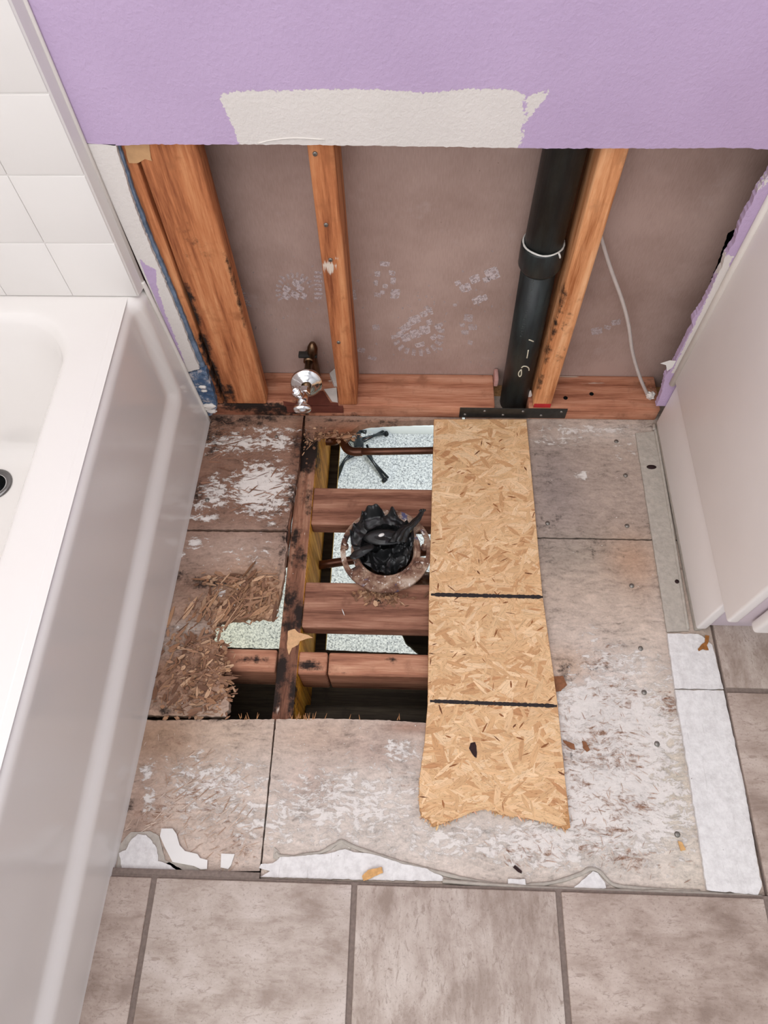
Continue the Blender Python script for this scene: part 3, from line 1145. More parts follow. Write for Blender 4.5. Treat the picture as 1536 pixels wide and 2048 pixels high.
# white cable dropping behind the pale stud
cp = [PY(1196, 455, 0.062), PY(1206, 490, 0.060), PY(1222, 540, 0.055), PY(1244, 600, 0.050), PY(1257, 650, 0.045), PY(1265, 705, 0.040), PY(1280, 755, 0.036), PY(1298, 796, 0.034)]
V1, F1 = tube(bez(cp, 8), 0.0036, 12)
tag(put('cable', V1, F1, M_CABLE, None, True), 'white cable hanging from behind the pale stud down to the plate', 'cable')
c = PZ(1301, 792, 0.044)
bm = bmesh.new()
bmesh.ops.create_icosphere(bm, subdivisions=3, radius=0.009)
for v in bm.verts:
    v.co *= 1 + 0.6 * mn.noise(v.co * 220)
    v.co = v.co * 0.9 + c + Vector((0, 0, 0.002))
tag(bm_put('plaster_lump', bm, M_CAULK), 'crumbly white plaster lump where the white cable meets the plate', 'rubble')

# ================================================================== SHUT-OFF VALVE
VC = Vector((-0.0585, -0.010, 0.123))
sv = thing('shutoff_valve', (VC.x, 0.05, 0.0387), 'chrome shut-off valve with a round wall flange between the studs', 'valve')
put('supply_pipe', *tube([(VC.x, 0.062, VC.z), (VC.x, 0.0, VC.z), (VC.x, -0.028, VC.z)], 0.0078, 16), M_BRASS, sv, True)
put('elbow', *tube(bez([(VC.x + 0.004, 0.070, 0.0395), (VC.x + 0.003, 0.070, 0.09), (VC.x, 0.066, VC.z), (VC.x, 0.045, VC.z)], 6), 0.0112, 16), M_BRASS, sv, True)
box('pipe_bracket', (VC.x - 0.020, 0.046, VC.z + 0.010), (VC.x + 0.018, 0.060, VC.z + 0.0165), M_STEEL, sv, 0.001)
put('pipe_stub', *lathe([(0.0105, 0), (0.0105, 0.02), (0.006, 0.032), (0.0, 0.034)], (VC.x + 0.008, 0.055, VC.z + 0.012), (0.1, 0, 1), 16), M_BRASS, sv, True)
ea = Vector((0.10, -0.95, 0.30))
put('escutcheon', *lathe([(0.0318, -0.004), (0.0322, 0.0), (0.0300, 0.0028), (0.022, 0.0062), (0.013, 0.0080), (0.0115, 0.0100), (0.0090, 0.0102), (0.0088, 0.004)], VC, ea, 48), M_CHROME, sv, True)
put('compression_nut', *lathe([(0.0100, 0), (0.0112, 0.001), (0.0112, 0.013), (0.0100, 0.014)], (VC.x - 0.002, -0.022, VC.z - 0.001), (0, -1, 0), 6), M_CHROME, sv, False)
put('valve_body', *lathe([(0.0085, 0), (0.0105, 0.002), (0.0105, 0.022), (0.0085, 0.026), (0.0070, 0.030)], (VC.x - 0.004, -0.034, VC.z - 0.001), (-0.05, -1, 0), 24), M_CHROME, sv, True)
put('outlet', *lathe([(0.0075, 0), (0.0075, 0.014), (0.0085, 0.015), (0.0085, 0.028), (0.0062, 0.0285), (0.0058, 0.012), (0.0, 0.012)], (VC.x - 0.008, -0.045, VC.z + 0.0), (-0.25, -0.25, 1), 24), M_CHROME, sv, True)
put('packing_nut', *lathe([(0.0088, 0), (0.0088, 0.010)], (VC.x - 0.005, -0.058, VC.z - 0.001), (0, -1, 0), 6), M_CHROME, sv, False)
put('handle', *lathe([(0.004, -0.004), (0.010, -0.003), (0.0165, 0.002), (0.0180, 0.007), (0.0165, 0.0105), (0.010, 0.0125), (0.0, 0.013)], (VC.x - 0.004, -0.066, VC.z - 0.002), (0.12, -1, 0.12), 40, 1.0, 0.62), M_CHROME, sv, True)
# rust coloured steel shield lying under it
rp = [P2(x, y, 0.0402) for x, y in [(566, 802), (590, 806), (598, 792), (612, 786), (646, 781), (661, 805), (676, 806)]]
rp += [(P2(676, 806, 0.0402)[0] + 0.002, -0.004), (rp[0][0] + 0.004, -0.004)]
o = plate('shield_plate', rp, FLOOR, 0.0391, 0.0402, M_RUSTPLATE)
xa_, xb_ = P2(572, 812, 0.0385)[0], P2(686, 812, 0.0385)[0]
box('front_lip', (xa_, -0.0030, 0.0165), (xb_, -0.0014, 0.0402), M_RUSTPLATE, o, 0.0004)
tag(o, 'red-brown steel plate lying on the bottom plate beneath the chrome valve', 'metal plate')
sc_ = [PXZ(x, y, 0.03) for x, y in [(644, 780), (676, 776), (676, 806), (662, 806)]]
o = plate('drywall_scrap', [P2(x, y, 0.041) for x, y in [(648, 779), (673, 776), (675.5, 805), (664, 803)]], FLOOR, 0.0405, 0.0425, M_GYP)
tag(o, 'flat white drywall scrap beside the foot of the narrow stud', 'scrap')
o = plate('drywall_scrap', ragged([P2(x, y, 0.0415) for x, y in [(660, 752), (669, 744), (676, 746), (675, 772), (668, 772)]], 0.001, 0.003), FLOOR, 0.0387, 0.052, M_GYP)
tag(o, 'crumbled white drywall lump behind the narrow stud foot', 'scrap')

# ================================================================== SUBFLOOR
SUBT = 0.019
floor = box('floor', (-0.34, -1.42, -0.001), (1.25, -0.8885, 0.0088), M_GROUT, None, 0, origin=(0.3, -0.9, 0))
structure(floor, 'bathroom floor with taupe tiles round a stripped patch')
grout2 = box('grout_bed', (0.700, -0.888, -0.001), (1.25, -0.40, 0.0088), M_GROUT, floor, 0)
T = 0.31
X1, YT = -0.2338, -0.888
GW = 0.0042


def tile(x0, y0, x1, y1, m):
    bm = box_bm((x0 + GW, y0 + GW, 0.004), (x1 - GW, y1 - GW, 0.0122 + random.uniform(-0.0003, 0.0003)), 0.0016, 3)
    return bm_put('tile', bm, m, floor, True, ((x0 + x1) / 2 + random.uniform(-3, 3) * 0, (y0 + y1) / 2, 0.004))


mm = [M_TILE_D, M_TILE_H, M_TILE_V, M_TILE_D, M_TILE_H]
for r in range(2):
    for k in range(-1, 4):
        x0 = X1 + k * T if k >= 0 else -0.335
        x1 = X1 + (k + 1) * T
        tile(x0, YT - (r + 1) * T + (0.06 if r == 1 else 0), min(x1, 1.25), YT - r * T, mm[(k + 1 + r) % 5])
for k in range(2):
    y1 = YT + (k + 1) * T
    tile(X1 + 3 * T + 0.0005, YT + k * T, 1.01, min(y1, -0.41) if k else y1, M_TILE_D if k == 0 else M_TILE_V)
    tile(1.01, YT + k * T, 1.25, min(y1, -0.41) if k else y1, M_TILE_H)


# colour map of the stripped boards (picture point, radii, colour, weight), laid on the boards where they are
def blob2(uv, px, py, rx, ry):
    c = P2(px, py, 0)
    e = P2(px + rx, py, 0)
    f = P2(px, py + ry, 0)
    ax_ = max(abs(e[0] - c[0]), 1e-4)
    ay_ = max(abs(f[1] - c[1]), 1e-4)
    return np.exp(-(((uv[:, 0] - c[0]) / ax_) ** 2 + ((uv[:, 1] - c[1]) / ay_) ** 2))


COLMAP = [
    (480, 950, 300, 260, c8(138, 106, 90), 1.0), (470, 1110, 110, 60, c8(172, 148, 134), 0.9), (380, 1330, 130, 130, c8(158, 120, 96), 1.0), (500, 1200, 80, 60, c8(172, 132, 100), 1.0),
    (390, 1170, 70, 30, c8(140, 112, 96), 0.8), (380, 1255, 50, 18, c8(172, 156, 144), 0.9), (330, 1290, 40, 30, c8(168, 152, 140), 0.7),
    (400, 1600, 240, 150, c8(196, 174, 158), 1.0), (330, 1480, 100, 60, c8(160, 128, 102), 0.9), (470, 1470, 80, 40, c8(186, 160, 138), 0.8), (280, 1620, 40, 120, c8(160, 130, 112), 0.7), (480, 1680, 60, 50, c8(190, 160, 142), 0.6),
    (760, 1620, 330, 190, c8(208, 196, 186), 1.0), (640, 1470, 120, 45, c8(188, 166, 150), 0.9), (760, 1500, 90, 40, c8(180, 158, 146), 0.7), (820, 1455, 60, 15, c8(160, 130, 114), 0.8), (620, 1570, 60, 60, c8(186, 162, 150), 0.5),
    (1180, 980, 240, 140, c8(176, 158, 146), 1.0), (1110, 980, 60, 140, c8(150, 136, 130), 0.7), (1200, 1120, 130, 60, c8(156, 144, 132), 0.8), (1270, 1140, 60, 70, c8(178, 144, 120), 0.9), (1180, 1220, 130, 90, c8(188, 168, 152), 0.9),
    (1250, 1280, 90, 50, c8(196, 172, 152), 0.6), (1230, 1450, 190, 200, c8(214, 202, 194), 1.0), (1350, 1600, 60, 260, c8(212, 200, 184), 0.9), (1200, 1700, 200, 90, c8(212, 202, 192), 0.8), (1130, 1330, 50, 40, c8(190, 162, 140), 0.7),
    (1330, 1250, 30, 120, c8(196, 180, 168), 0.5), (1210, 860, 140, 20, c8(206, 194, 184), 0.8), (760, 852, 300, 16, c8(160, 124, 104), 1.0), (690, 870, 60, 20, c8(132, 84, 60), 1.0), (600, 880, 14, 60, c8(110, 72, 54), 0.7),
]
WHT = [(520, 975, 70, 60, 0.78), (545, 1000, 45, 60, 0.6), (430, 985, 40, 45, 0.62), (400, 1010, 30, 30, 0.5), (480, 885, 110, 28, 0.62), (560, 885, 45, 25, 0.6), (440, 905, 40, 14, 0.5), (545, 860, 90, 14, 0.5), (410, 1035, 50, 12, 0.6), (500, 1110, 90, 45, 0.40), (390, 1085, 26, 18, 0.6), (362, 1110, 10, 8, 0.7),
       (440, 1185, 16, 12, 0.6), (360, 1255, 40, 12, 0.35), (430, 1580, 150, 110, 0.54), (500, 1640, 60, 90, 0.54), (400, 1550, 80, 30, 0.6), (300, 1600, 20, 40, 0.62), (290, 1545, 18, 30, 0.6), (330, 1520, 60, 20, 0.4), (380, 1660, 120, 60, 0.36), (700, 1610, 200, 110, 0.58), (800, 1500, 60, 30, 0.60), (560, 1640, 40, 80, 0.58), (900, 1680, 160, 60, 0.55),
       (1230, 1450, 170, 120, 0.80), (1200, 1410, 100, 60, 0.85), (1220, 1600, 190, 130, 0.82), (1240, 1325, 120, 50, 0.55), (1080, 1690, 160, 60, 0.72), (1300, 1500, 60, 160, 0.7), (900, 1700, 200, 50, 0.36), (1180, 860, 150, 14, 0.55), (1120, 880, 80, 18, 0.48), (1250, 900, 40, 40, 0.42), (1165, 950, 16, 12, 0.72), (1180, 1270, 60, 40, 0.4), (1340, 1350, 30, 60, 0.5), (1310, 1560, 60, 100, 0.45)]
MLD = [(395, 850, 40, 14, 0.6), (440, 868, 50, 8, 0.5), (410, 860, 55, 22, 0.55), (450, 842, 90, 12, 0.62), (530, 835, 60, 8, 0.55), (410, 880, 40, 16, 0.55), (392, 985, 20, 30, 0.55), (590, 900, 12, 50, 0.5), (425, 900, 14, 22, 0.5), (410, 1165, 45, 14, 0.66), (450, 1168, 60, 8, 0.5), (360, 1150, 25, 12, 0.5), (420, 1440, 100, 6, 0.4), (585, 980, 14, 60, 0.5), (565, 1090, 10, 60, 0.45),
       (330, 1420, 18, 12, 0.5), (260, 1610, 16, 22, 0.5), (270, 1480, 30, 26, 0.35), (1100, 1040, 40, 60, 0.28), (1200, 1100, 70, 30, 0.28), (1090, 930, 20, 100, 0.28), (1200, 1340, 70, 12, 0.33), (1130, 1345, 24, 40, 0.40), (1140, 1480, 12, 60, 0.30), (500, 1020, 130, 14, 0.30), (640, 862, 60, 14, 0.35), (610, 895, 26, 40, 0.6), (700, 842, 140, 5, 0.4)]
FLK = [(1210, 1470, 120, 60, 0.46), (1220, 1520, 120, 30, 0.54), (1190, 1490, 60, 30, 0.52), (1250, 1610, 90, 40, 0.54), (1160, 1560, 60, 100, 0.45), (1210, 1660, 90, 26, 0.55), (1260, 1720, 60, 30, 0.58), (1060, 1710, 100, 34, 0.48), (1240, 1390, 90, 40, 0.46), (1340, 1410, 30, 40, 0.6), (1050, 1670, 40, 20, 0.44), (1180, 1700, 60, 30, 0.46), (1200, 1325, 60, 12, 0.55), (1130, 1500, 20, 50, 0.55), (400, 1600, 150, 120, 0.42), (320, 1630, 60, 80, 0.48), (480, 1690, 60, 60, 0.46), (640, 1580, 60, 60, 0.36), (800, 1560, 60, 60, 0.34),
       (380, 1340, 90, 100, 0.5), (480, 1200, 90, 50, 0.55), (470, 900, 140, 90, 0.32), (1280, 1130, 40, 40, 0.36), (1200, 1300, 80, 30, 0.42), (350, 1490, 70, 40, 0.42)]


def sub_attr(uv):
    col = np.tile(np.array(c8(190, 172, 158)), (len(uv), 1))
    for px, py, rx, ry, cc, w in COLMAP:
        k = (blob2(uv, px, py, rx, ry) * w)[:, None]
        k = np.clip(k * 1.25, 0, 1)
        col = col * (1 - k) + np.array(cc) * k
    r = {'Col': col}
    for nm, lst in (('W', WHT), ('D', MLD), ('F', FLK)):
        m = np.full(len(uv), 0.18 if nm != 'D' else 0.05)
        for px, py, rx, ry, w in lst:
            m = np.maximum(m, (w + (0.07 if nm == 'F' else 0.08 if nm == 'D' else 0)) * blob2(uv, px, py, rx * 1.2, ry * 1.2))
        r[nm] = m
    return r


ROT = [(500, 1195, 80, 55, 1.0), (430, 1215, 80, 45, 0.9), (390, 1330, 80, 110, 1.0), (350, 1400, 60, 60, 0.8), (440, 1160, 110, 16, 0.5), (330, 1290, 30, 40, 0.3)]


def rot_z(uv):
    m = np.zeros(len(uv))
    for q in ROT:
        m = np.maximum(m, q[4] * blob2(uv, *q[:4]))
    n = np.array([mn.noise((p[0] * 45, p[1] * 70, 0)) + 0.8 * mn.noise((p[0] * 110 + p[1] * 60, p[1] * 200 - p[0] * 90, 2)) + 0.4 * mn.noise((p[0] * 260, p[1] * 260, 6)) for p in uv])
    g_ = np.array([mn.noise((p[0] * 160, p[1] * 160, 4)) for p in uv])
    return m * (-0.0050 + 0.0055 * n) + 0.0005 * g_


def small_z(uv):
    return np.array([0.0006 * mn.noise((p[0] * 110, p[1] * 110, 4)) + 0.0006 * mn.noise((p[0] * 35, p[1] * 35, 9)) for p in uv])


STEP = 0.0055


def subpanel(outline, amp, label, zfn=small_z, step=STEP):
    o = plate('subfloor_panel', ragged(outline, amp, 0.005, 90), FLOOR, -SUBT, 0.0, M_SUB, floor, step, zfn=zfn, attrs=sub_attr)
    o['label'] = label
    return o


PA = subpanel([(-0.34, 0.06), (-0.0775, 0.06), P2(606, 838), P2(602, 885), P2(598, 930), P2(590, 975), P2(581, 1020), P2(575, 1059), (-0.34, -0.2815)],
              [0, 0, 0.0006, 0.001, 0.002, 0.002, 0.0025, 0.0012, 0], 'brown mouldy board by the wall with flaked white coat')
PB = subpanel([(-0.34, -0.2852), P2(573, 1065), P2(571, 1080), P2(575, 1090), P2(570, 1120), P2(568, 1150), P2(563, 1180), P2(556, 1205), P2(550, 1228), P2(546, 1236), P2(510, 1234), P2(470, 1238), P2(440, 1242), P2(426, 1252), P2(424, 1272), P2(436, 1300),
               P2(446, 1330), P2(438, 1355), P2(450, 1380), P2(458, 1405), P2(452, 1433), (-0.34, -0.643)],
              [0.0012, 0, 0.002, 0.002, 0.002, 0.002, 0.002, 0.002, 0.002, 0.003, 0.004, 0.004, 0.004, 0.004, 0.006, 0.007, 0.007, 0.007, 0.007, 0.005, 0.0012, 0], 'rotten brown board splintered away at its corner', rot_z, 0.0032)
PC = subpanel([(-0.34, -0.6465), P2(300, 1440), P2(549, 1438.5), P2(519, 1742), (-0.335, -0.8883)], [0, 0.001, 0.0006, 0, 0], 'scraped beige board between the hole and the tiles')
PD = subpanel([P2(552.5, 1438.5), P2(640, 1437), P2(760, 1440), P2(858, 1446), (0.27, -0.645), (0.27, -0.2872), (0.700, -0.2872), (0.700, -0.888), (P2(522.5, 1742)[0], -0.888)],
              [0.0008, 0.0008, 0.0008, 0, 0, 0.0009, 0, 0, 0.0006], 'large pale board with worn white coating round the loose plank')
PE = subpanel([(0.27, 0.06), (0.27, -0.2838), (0.700, -0.2838), (0.700, 0.06)], [0, 0.0009, 0, 0], 'taupe board by the wall right of the loose plank')
PG = subpanel([(-0.0745, 0.06), P2(610, 838), P2(610, 866), P2(616, 884), P2(640, 868), P2(660, 866), P2(688, 868), P2(706, 860), P2(718, 850), P2(742, 845), P2(800, 842), P2(868, 840), (0.262, -0.012), (0.262, 0.06)],
              [0, 0.001, 0.003, 0.003, 0.003, 0.003, 0.003, 0.003, 0.002, 0.001, 0.0008, 0, 0, 0], 'ragged rotten strip left along the wall behind the hole', rot_z)
# the next room's floor beyond the wall closes the joist bays from above
box('floor_slab', (-0.60, 0.0615, -0.0195), (0.95, 1.2, -0.0005), M_OSBCORE, floor, 0)
box('floor_slab', (-1.10, -1.42, -0.020), (-0.345, 0.0, -0.002), M_OSBCORE, floor, 0)


def nail(px, py, parent, r=0.0040):
    c = PZ(px, py, 0.0005)
    a = random.uniform(0, 6.28)
    V1, F1 = lathe([(r * 1.25, -0.002), (r * 1.15, 0.0002), (r, 0.0006), (r * 0.9, 0.0012), (0.0, 0.0014)], c, (0.3 * math.cos(a), 0.3 * math.sin(a), 1), 14)
    put('nail_head', V1, F1, M_GALV, parent, True)


for px, py in [(1233, 882), (1251, 950), (1096, 1046), (1254, 1051)]:
    nail(px, py, PE)
for px, py in [(1263, 1171), (1282, 1297), (1315, 1488), (1355, 1668), (1288, 1384)]:
    nail(px, py, PD)
nail(415, 1000, PA)
nail(553, 873, PA, 0.003)

# loose splinters in the rotten places
BRN = [c8(152, 112, 84), c8(172, 132, 100), c8(130, 94, 72), c8(188, 152, 122), c8(112, 80, 62), c8(160, 122, 96), c8(140, 104, 82)]


def rot_items(spec):
    it = []
    for px, py, sx, sy, n, L, an, sp, z in spec:
        for k in range(n):
            x, y = P2(px + random.gauss(0, sx), py + random.gauss(0, sy))
            l = L * random.choice([random.uniform(0.12, 0.35), random.uniform(0.12, 0.4), random.uniform(0.4, 1.0)])
            cc = random.choice(BRN)
            f = random.uniform(0.8, 1.15)
            it.append((x, y, z + random.uniform(-0.002, 0.004), an + random.gauss(0, sp), l, random.choice([random.uniform(0.0008, 0.003), random.uniform(0.003, 0.009)]), tuple(min(1, v * f) for v in cc), random.gauss(0, 0.10), random.gauss(0, 0.3)))
    return it


polyB = [P2(x, y) for x, y in [(340, 1080), (563, 1070), (552, 1240), (425, 1262), (470, 1300), (475, 1436), (290, 1436)]]


def keep(items, poly):
    pts = np.array([(i[0], i[1]) for i in items])
    k = inside(pts, poly)
    return [i for i, q in zip(items, k) if q]


it = rot_items([(500, 1195, 40, 24, 230, 0.045, 1.0, 0.7, -0.0012), (440, 1220, 40, 14, 70, 0.07, 1.15, 0.3, -0.001), (390, 1320, 34, 50, 260, 0.030, 0.6, 0.9, -0.0022), (420, 1390, 26, 34, 140, 0.028, 0.2, 0.7, -0.002),
                (345, 1400, 30, 30, 80, 0.03, 0.9, 0.8, -0.002), (480, 1160, 50, 7, 110, 0.030, 0.35, 0.4, 0.000), (340, 1300, 14, 40, 30, 0.03, 0.8, 0.8, -0.002)])
strands('splinters', keep(it, polyB), M_STRAND, PB, None, 0.0007)
it = rot_items([(440, 1300, 6, 20, 40, 0.028, 0.1, 0.5, -0.004), (446, 1375, 8, 26, 70, 0.034, 0.1, 0.5, -0.004), (425, 1262, 14, 6, 24, 0.02, 1.2, 0.6, -0.003)])
strands('splinters', it, M_STRAND, PB, None, 0.0008)
it = rot_items([(640, 868, 22, 7, 70, 0.024, 1.3, 0.9, -0.002), (690, 872, 18, 5, 60, 0.024, 0.6, 0.9, -0.002), (615, 880, 5, 16, 30, 0.02, 1.4, 0.5, -0.004)])
strands('splinters', it, M_STRAND, PG, None, 0.0006)
# chips still bonded to the boards: brown strands baring in the scraped coat
TAN = [c8(188, 164, 146), c8(176, 148, 128), c8(168, 138, 118), c8(208, 188, 172), c8(200, 178, 162)]


def bonded(spec, pal):
    it = []
    for px, py, sx, sy, n, L, an, sp in spec:
        for k in range(n):
            x, y = P2(px + random.gauss(0, sx), py + random.gauss(0, sy))
            f = random.uniform(0.85, 1.15)
            l = L * random.uniform(0.3, 1.0)
            it.append((x, y, 0.0009 + random.uniform(0, 0.0004), an + random.gauss(0, sp), l, l * random.uniform(0.03, 0.08) + 0.0004, tuple(min(1, v * f) for v in random.choice(pal)), 0, 0))
    return it


halfC = half_planes([(-0.31, -0.886), (P2(517, 1735)[0], -0.886), P2(546, 1442), P2(302, 1442)])
it = bonded([(400, 1600, 70, 60, 90, 0.028, 0.7, 0.25), (320, 1650, 40, 40, 50, 0.022, 0.9, 0.6), (470, 1690, 30, 30, 40, 0.022, 0.6, 0.5), (300, 1520, 30, 50, 30, 0.02, 0.8, 0.9)], TAN)
strands('bonded_strands', it, M_STRAND, PC, halfC)
halfD = half_planes([P2(860, 1720), P2(1395, 1770), P2(1330, 1300), P2(1120, 1300)])
it = bonded([(1200, 1480, 50, 40, 70, 0.014, 2.2, 0.6), (1230, 1600, 60, 50, 80, 0.015, 2.4, 0.6), (1260, 1710, 60, 28, 60, 0.014, 0.7, 0.6), (1080, 1700, 60, 26, 60, 0.013, 2.4, 0.6), (1240, 1390, 60, 26, 40, 0.014, 0.2, 0.6)], [c8(186, 156, 138), c8(200, 176, 160), c8(164, 130, 112), c8(206, 186, 172)])
strands('bonded_strands', it, M_STRAND, PD, halfD)
halfA = half_planes([P2(385, 1050), P2(570, 1050), P2(600, 842), P2(425, 842)])
it = bonded([(460, 930, 50, 60, 90, 0.035, 0.15, 0.4), (420, 860, 40, 16, 60, 0.03, 0.2, 0.4), (560, 1000, 20, 40, 30, 0.03, 0.4, 0.5)], [c8(140, 100, 80), c8(122, 86, 68), c8(160, 120, 98), c8(150, 112, 92)])
strands('bonded_strands', it, M_STRAND, PA, halfA)

# pale strips beside the cabinet and the leftover mortar
ws = [P2(x, y, 0.006) for x, y in [(1335, 1267), (1396, 1268), (1404, 1272), (1425, 1290), (1447, 1378), (1350, 1377)]]
o = plate('backer_strip', ragged(ws, 0.0008, 0.006), FLOOR, 0.0008, 0.006, M_MORTAR, floor, 0.008, zfn=small_z)
o['label'] = 'short white backer strip in front of the cabinet'
ws = [P2(x, y, 0.006) for x, y in [(1350, 1379.5), (1447, 1381), (1490, 1580), (1524, 1772), (1516, 1790), (1470, 1786), (1414, 1780), (1385, 1590)]]
o = plate('backer_strip', ragged(ws, 0.0011, 0.006), FLOOR, 0.0008, 0.006, M_MORTAR, floor, 0.008, zfn=small_z)
o['label'] = 'long white backer strip between the stripped board and the right tiles'
ws = [P2(x, y, 0.004) for x, y in [(1271, 866), (1310, 862), (1378, 1262), (1334, 1264)]]
o = plate('backer_strip', ragged(ws, 0.0006, 0.006), FLOOR, 0.0008, 0.004, M_GREYMORTAR, floor, 0.008, zfn=small_z)
o['label'] = 'grey mortar strip along the foot of the cabinet'
for px, py, rx, ry in [(1303, 934, 0.010, 0.005), (1354, 1163, 0.004, 0.004)]:
    c = PZ(px, py, 0.0044)
    V1, F1 = lathe([(1.0, -0.001), (1.0, 0.0004), (0.0, 0.0008)], (0, 0, 0), (0, 0, 1), 12)
    V1 = [Vector((v.x * rx, v.y * ry, v.z * (1 if True else 0))) + c for v in V1]
    put('dark_spot', V1, F1, M_KNOT, o, True)

fr = [(236, 1742), (244, 1740), (238, 1706), (252, 1700), (262, 1680), (276, 1668), (292, 1670), (304, 1682), (314, 1700), (316, 1722), (330, 1726), (345, 1735), (358, 1744), (236, 1745)]
PATCHES = [
    (fr[1:], 0.0012, 'white mortar lump beside the tub at the tile edge'),
    ([(540, 1742), (518, 1736), (522, 1728), (546, 1726), (560, 1714), (600, 1712), (660, 1706), (690, 1698), (706, 1704), (730, 1706), (760, 1712), (800, 1726), (850, 1736), (884, 1752), (890, 1762), (760, 1760), (640, 1757), (520, 1754)], 0.0010, 'long white mortar patch along the middle tile edge'),
    ([(1146, 1778), (1168, 1758), (1186, 1742), (1196, 1746), (1210, 1765), (1212, 1776), (1180, 1778)], 0.0010, 'white mortar triangle at the right tile edge'),
    ([(1016, 1758), (1050, 1758), (1052, 1770), (1016, 1769)], 0.0008, 'small white mortar chip at the tile edge'),
]
for q, am, lb in PATCHES:
    o = plate('mortar_patch', ragged([P2(x, y, 0.004) for x, y in q], am, 0.004), FLOOR, 0.0006, 0.0042, M_MORTAR, floor, 0.005,
              zfn=lambda uv: np.array([0.0009 * mn.noise((p[0] * 70, p[1] * 70, 3)) for p in uv]), smooth=True)
    o['label'] = lb
# grey-mortar smears and the wavy ridge
rid = [(552, 1705), (560, 1712), (590, 1713), (640, 1705), (668, 1690), (684, 1682), (700, 1690), (730, 1702), (800, 1724), (880, 1746), (960, 1764), (1040, 1772), (1110, 1764), (1160, 1748), (1180, 1738), (1200, 1744), (1225, 1768), (1270, 1776), (1400, 1784)]
V1, F1 = tube(bez([PZ(x, y, 0.0012) for x, y in rid], 6), [0.0030 + 0.0012 * mn.noise((k * 0.3, 1, 2)) for k in range(18 * 6 + 1)], 8)
V1 = [Vector((v.x, v.y, min(v.z, 0.0030))) for v in V1]
o = put('mortar_ridge', V1, F1, M_GREYMORTAR, floor, True)
for q in ([(232, 1742), (238, 1690), (262, 1664), (300, 1662), (318, 1672), (330, 1720), (370, 1742)], [(330, 1728), (350, 1722), (390, 1730), (402, 1744), (360, 1745)], [(668, 1696), (684, 1680), (706, 1690), (694, 1706), (676, 1708)], [(546, 1716), (548, 1694), (560, 1706), (556, 1722)]):
    plate('mortar_smear', ragged([P2(x, y, 0.002) for x, y in q], 0.0008, 0.005), FLOOR, 0.0004, 0.0018, M_GREYMORTAR, floor, 0.006)
o = box('grout_line', (P2(222, 1750)[0], -0.8884, 0.0), (P2(521, 1750)[0], -0.8800, 0.0092), M_GROUT, floor, 0.0006)
V1, F1 = tube(bez([PZ(x, y, 0.0035) for x, y in [(885, 1762), (1010, 1772), (1150, 1780), (1300, 1784), (1410, 1788), (1524, 1794)]], 8), [0.0035 + 0.0016 * mn.noise((k * 0.5, 4, 2)) for k in range(41)], 8)
put('mortar_ridge', V1, F1, M_GREYMORTAR, floor, True)

# ================================================================== JOIST AND BLOCKING


def joist_warp(co):
    return (co.x - 0.0015 * co.y / 0.65, co.y, co.z)


j = box('floor_joist', (-0.0855, -0.78, -0.2450), (-0.0478, 0.30, -0.0197), [M_JOIST, M_JOIST_WARMLIT], None, 0.0025, 2, {1: 0.012, 0: 0.010}, warp=joist_warp)
tag(j, 'dark stained floor joist running front to back at the left of the hole', 'joist')
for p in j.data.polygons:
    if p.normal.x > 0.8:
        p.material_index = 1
jb = lambda px, py, r, w: ((*P2(px, py, -0.0195), -0.0195), tuple(v * 1.35 for v in r), w + 0.17)
clear_blobs(j, [jb(612, 905, (0.03, 0.05, 0.03), 0.85), jb(618, 1000, (0.03, 0.08, 0.02), 0.35), jb(590, 1070, (0.012, 0.03, 0.02), 0.55), jb(598, 1115, (0.02, 0.03, 0.02), 0.5), jb(580, 1200, (0.018, 0.05, 0.02), 0.5), jb(575, 1250, (0.02, 0.03, 0.02), 0.5), jb(558, 1345, (0.015, 0.04, 0.02), 0.7), jb(550, 1400, (0.012, 0.03, 0.02), 0.6), jb(585, 1390, (0.012, 0.06, 0.02), 0.5), jb(600, 1230, (0.012, 0.03, 0.02), 0.7)],
            [jb(608, 1065, (0.005, 0.010, 0.01), 0.33), jb(574, 1290, (0.006, 0.02, 0.01), 0.45), jb(555, 1420, (0.008, 0.02, 0.01), 0.38), jb(585, 1270, (0.012, 0.02, 0.01), 0.36)])
sl = box('split_sliver', (-0.0935, -0.345, -0.034), (-0.0868, -0.100, -0.0060), M_JOIST, j, 0.002, 2, {1: 0.010}, warp=lambda co: (co.x + 0.0022 * mn.noise((co.y * 22, co.z * 30, 1)), co.y, co.z + 0.006 * mn.noise((co.y * 14, 2, 1))))
clear_blobs(sl, [((-0.09, -0.2, -0.006), (0.01, 0.06, 0.02), 0.6), ((-0.09, -0.29, -0.006), (0.01, 0.04, 0.02), 0.7)], [((-0.09, -0.24, -0.005), (0.004, 0.06, 0.01), 0.55)])
tf = [P2(x, y, -0.0185) for x, y in [(576, 1262), (590, 1258), (598, 1266), (616, 1270), (626, 1276), (612, 1278), (600, 1282), (596, 1290), (584, 1296), (578, 1310), (574, 1296)]]
o = plate('torn_flake', ragged(tf, 0.0008, 0.004), FLOOR, -0.0188, -0.0180, plain('pale_torn_wood', c8(212, 170, 128), 0.85, 0.2, var=0.15, scale=150), j)
XE = 0.36


def block(x0, x1, y0, y1, z0, z1, m, label, D=(), W=(), grp=None):
    o = box('joist_block', (x0, y0, z0), (x1, y1, z1), m, None, 0.004, 3, {0: 0.010, 1: 0.012})
    tag(o, label, 'wood block', grp)
    clear_blobs(o, D, W)
    return o


def at(px, py, z, r, w):
    return ((*P2(px, py, z), z), r, w)


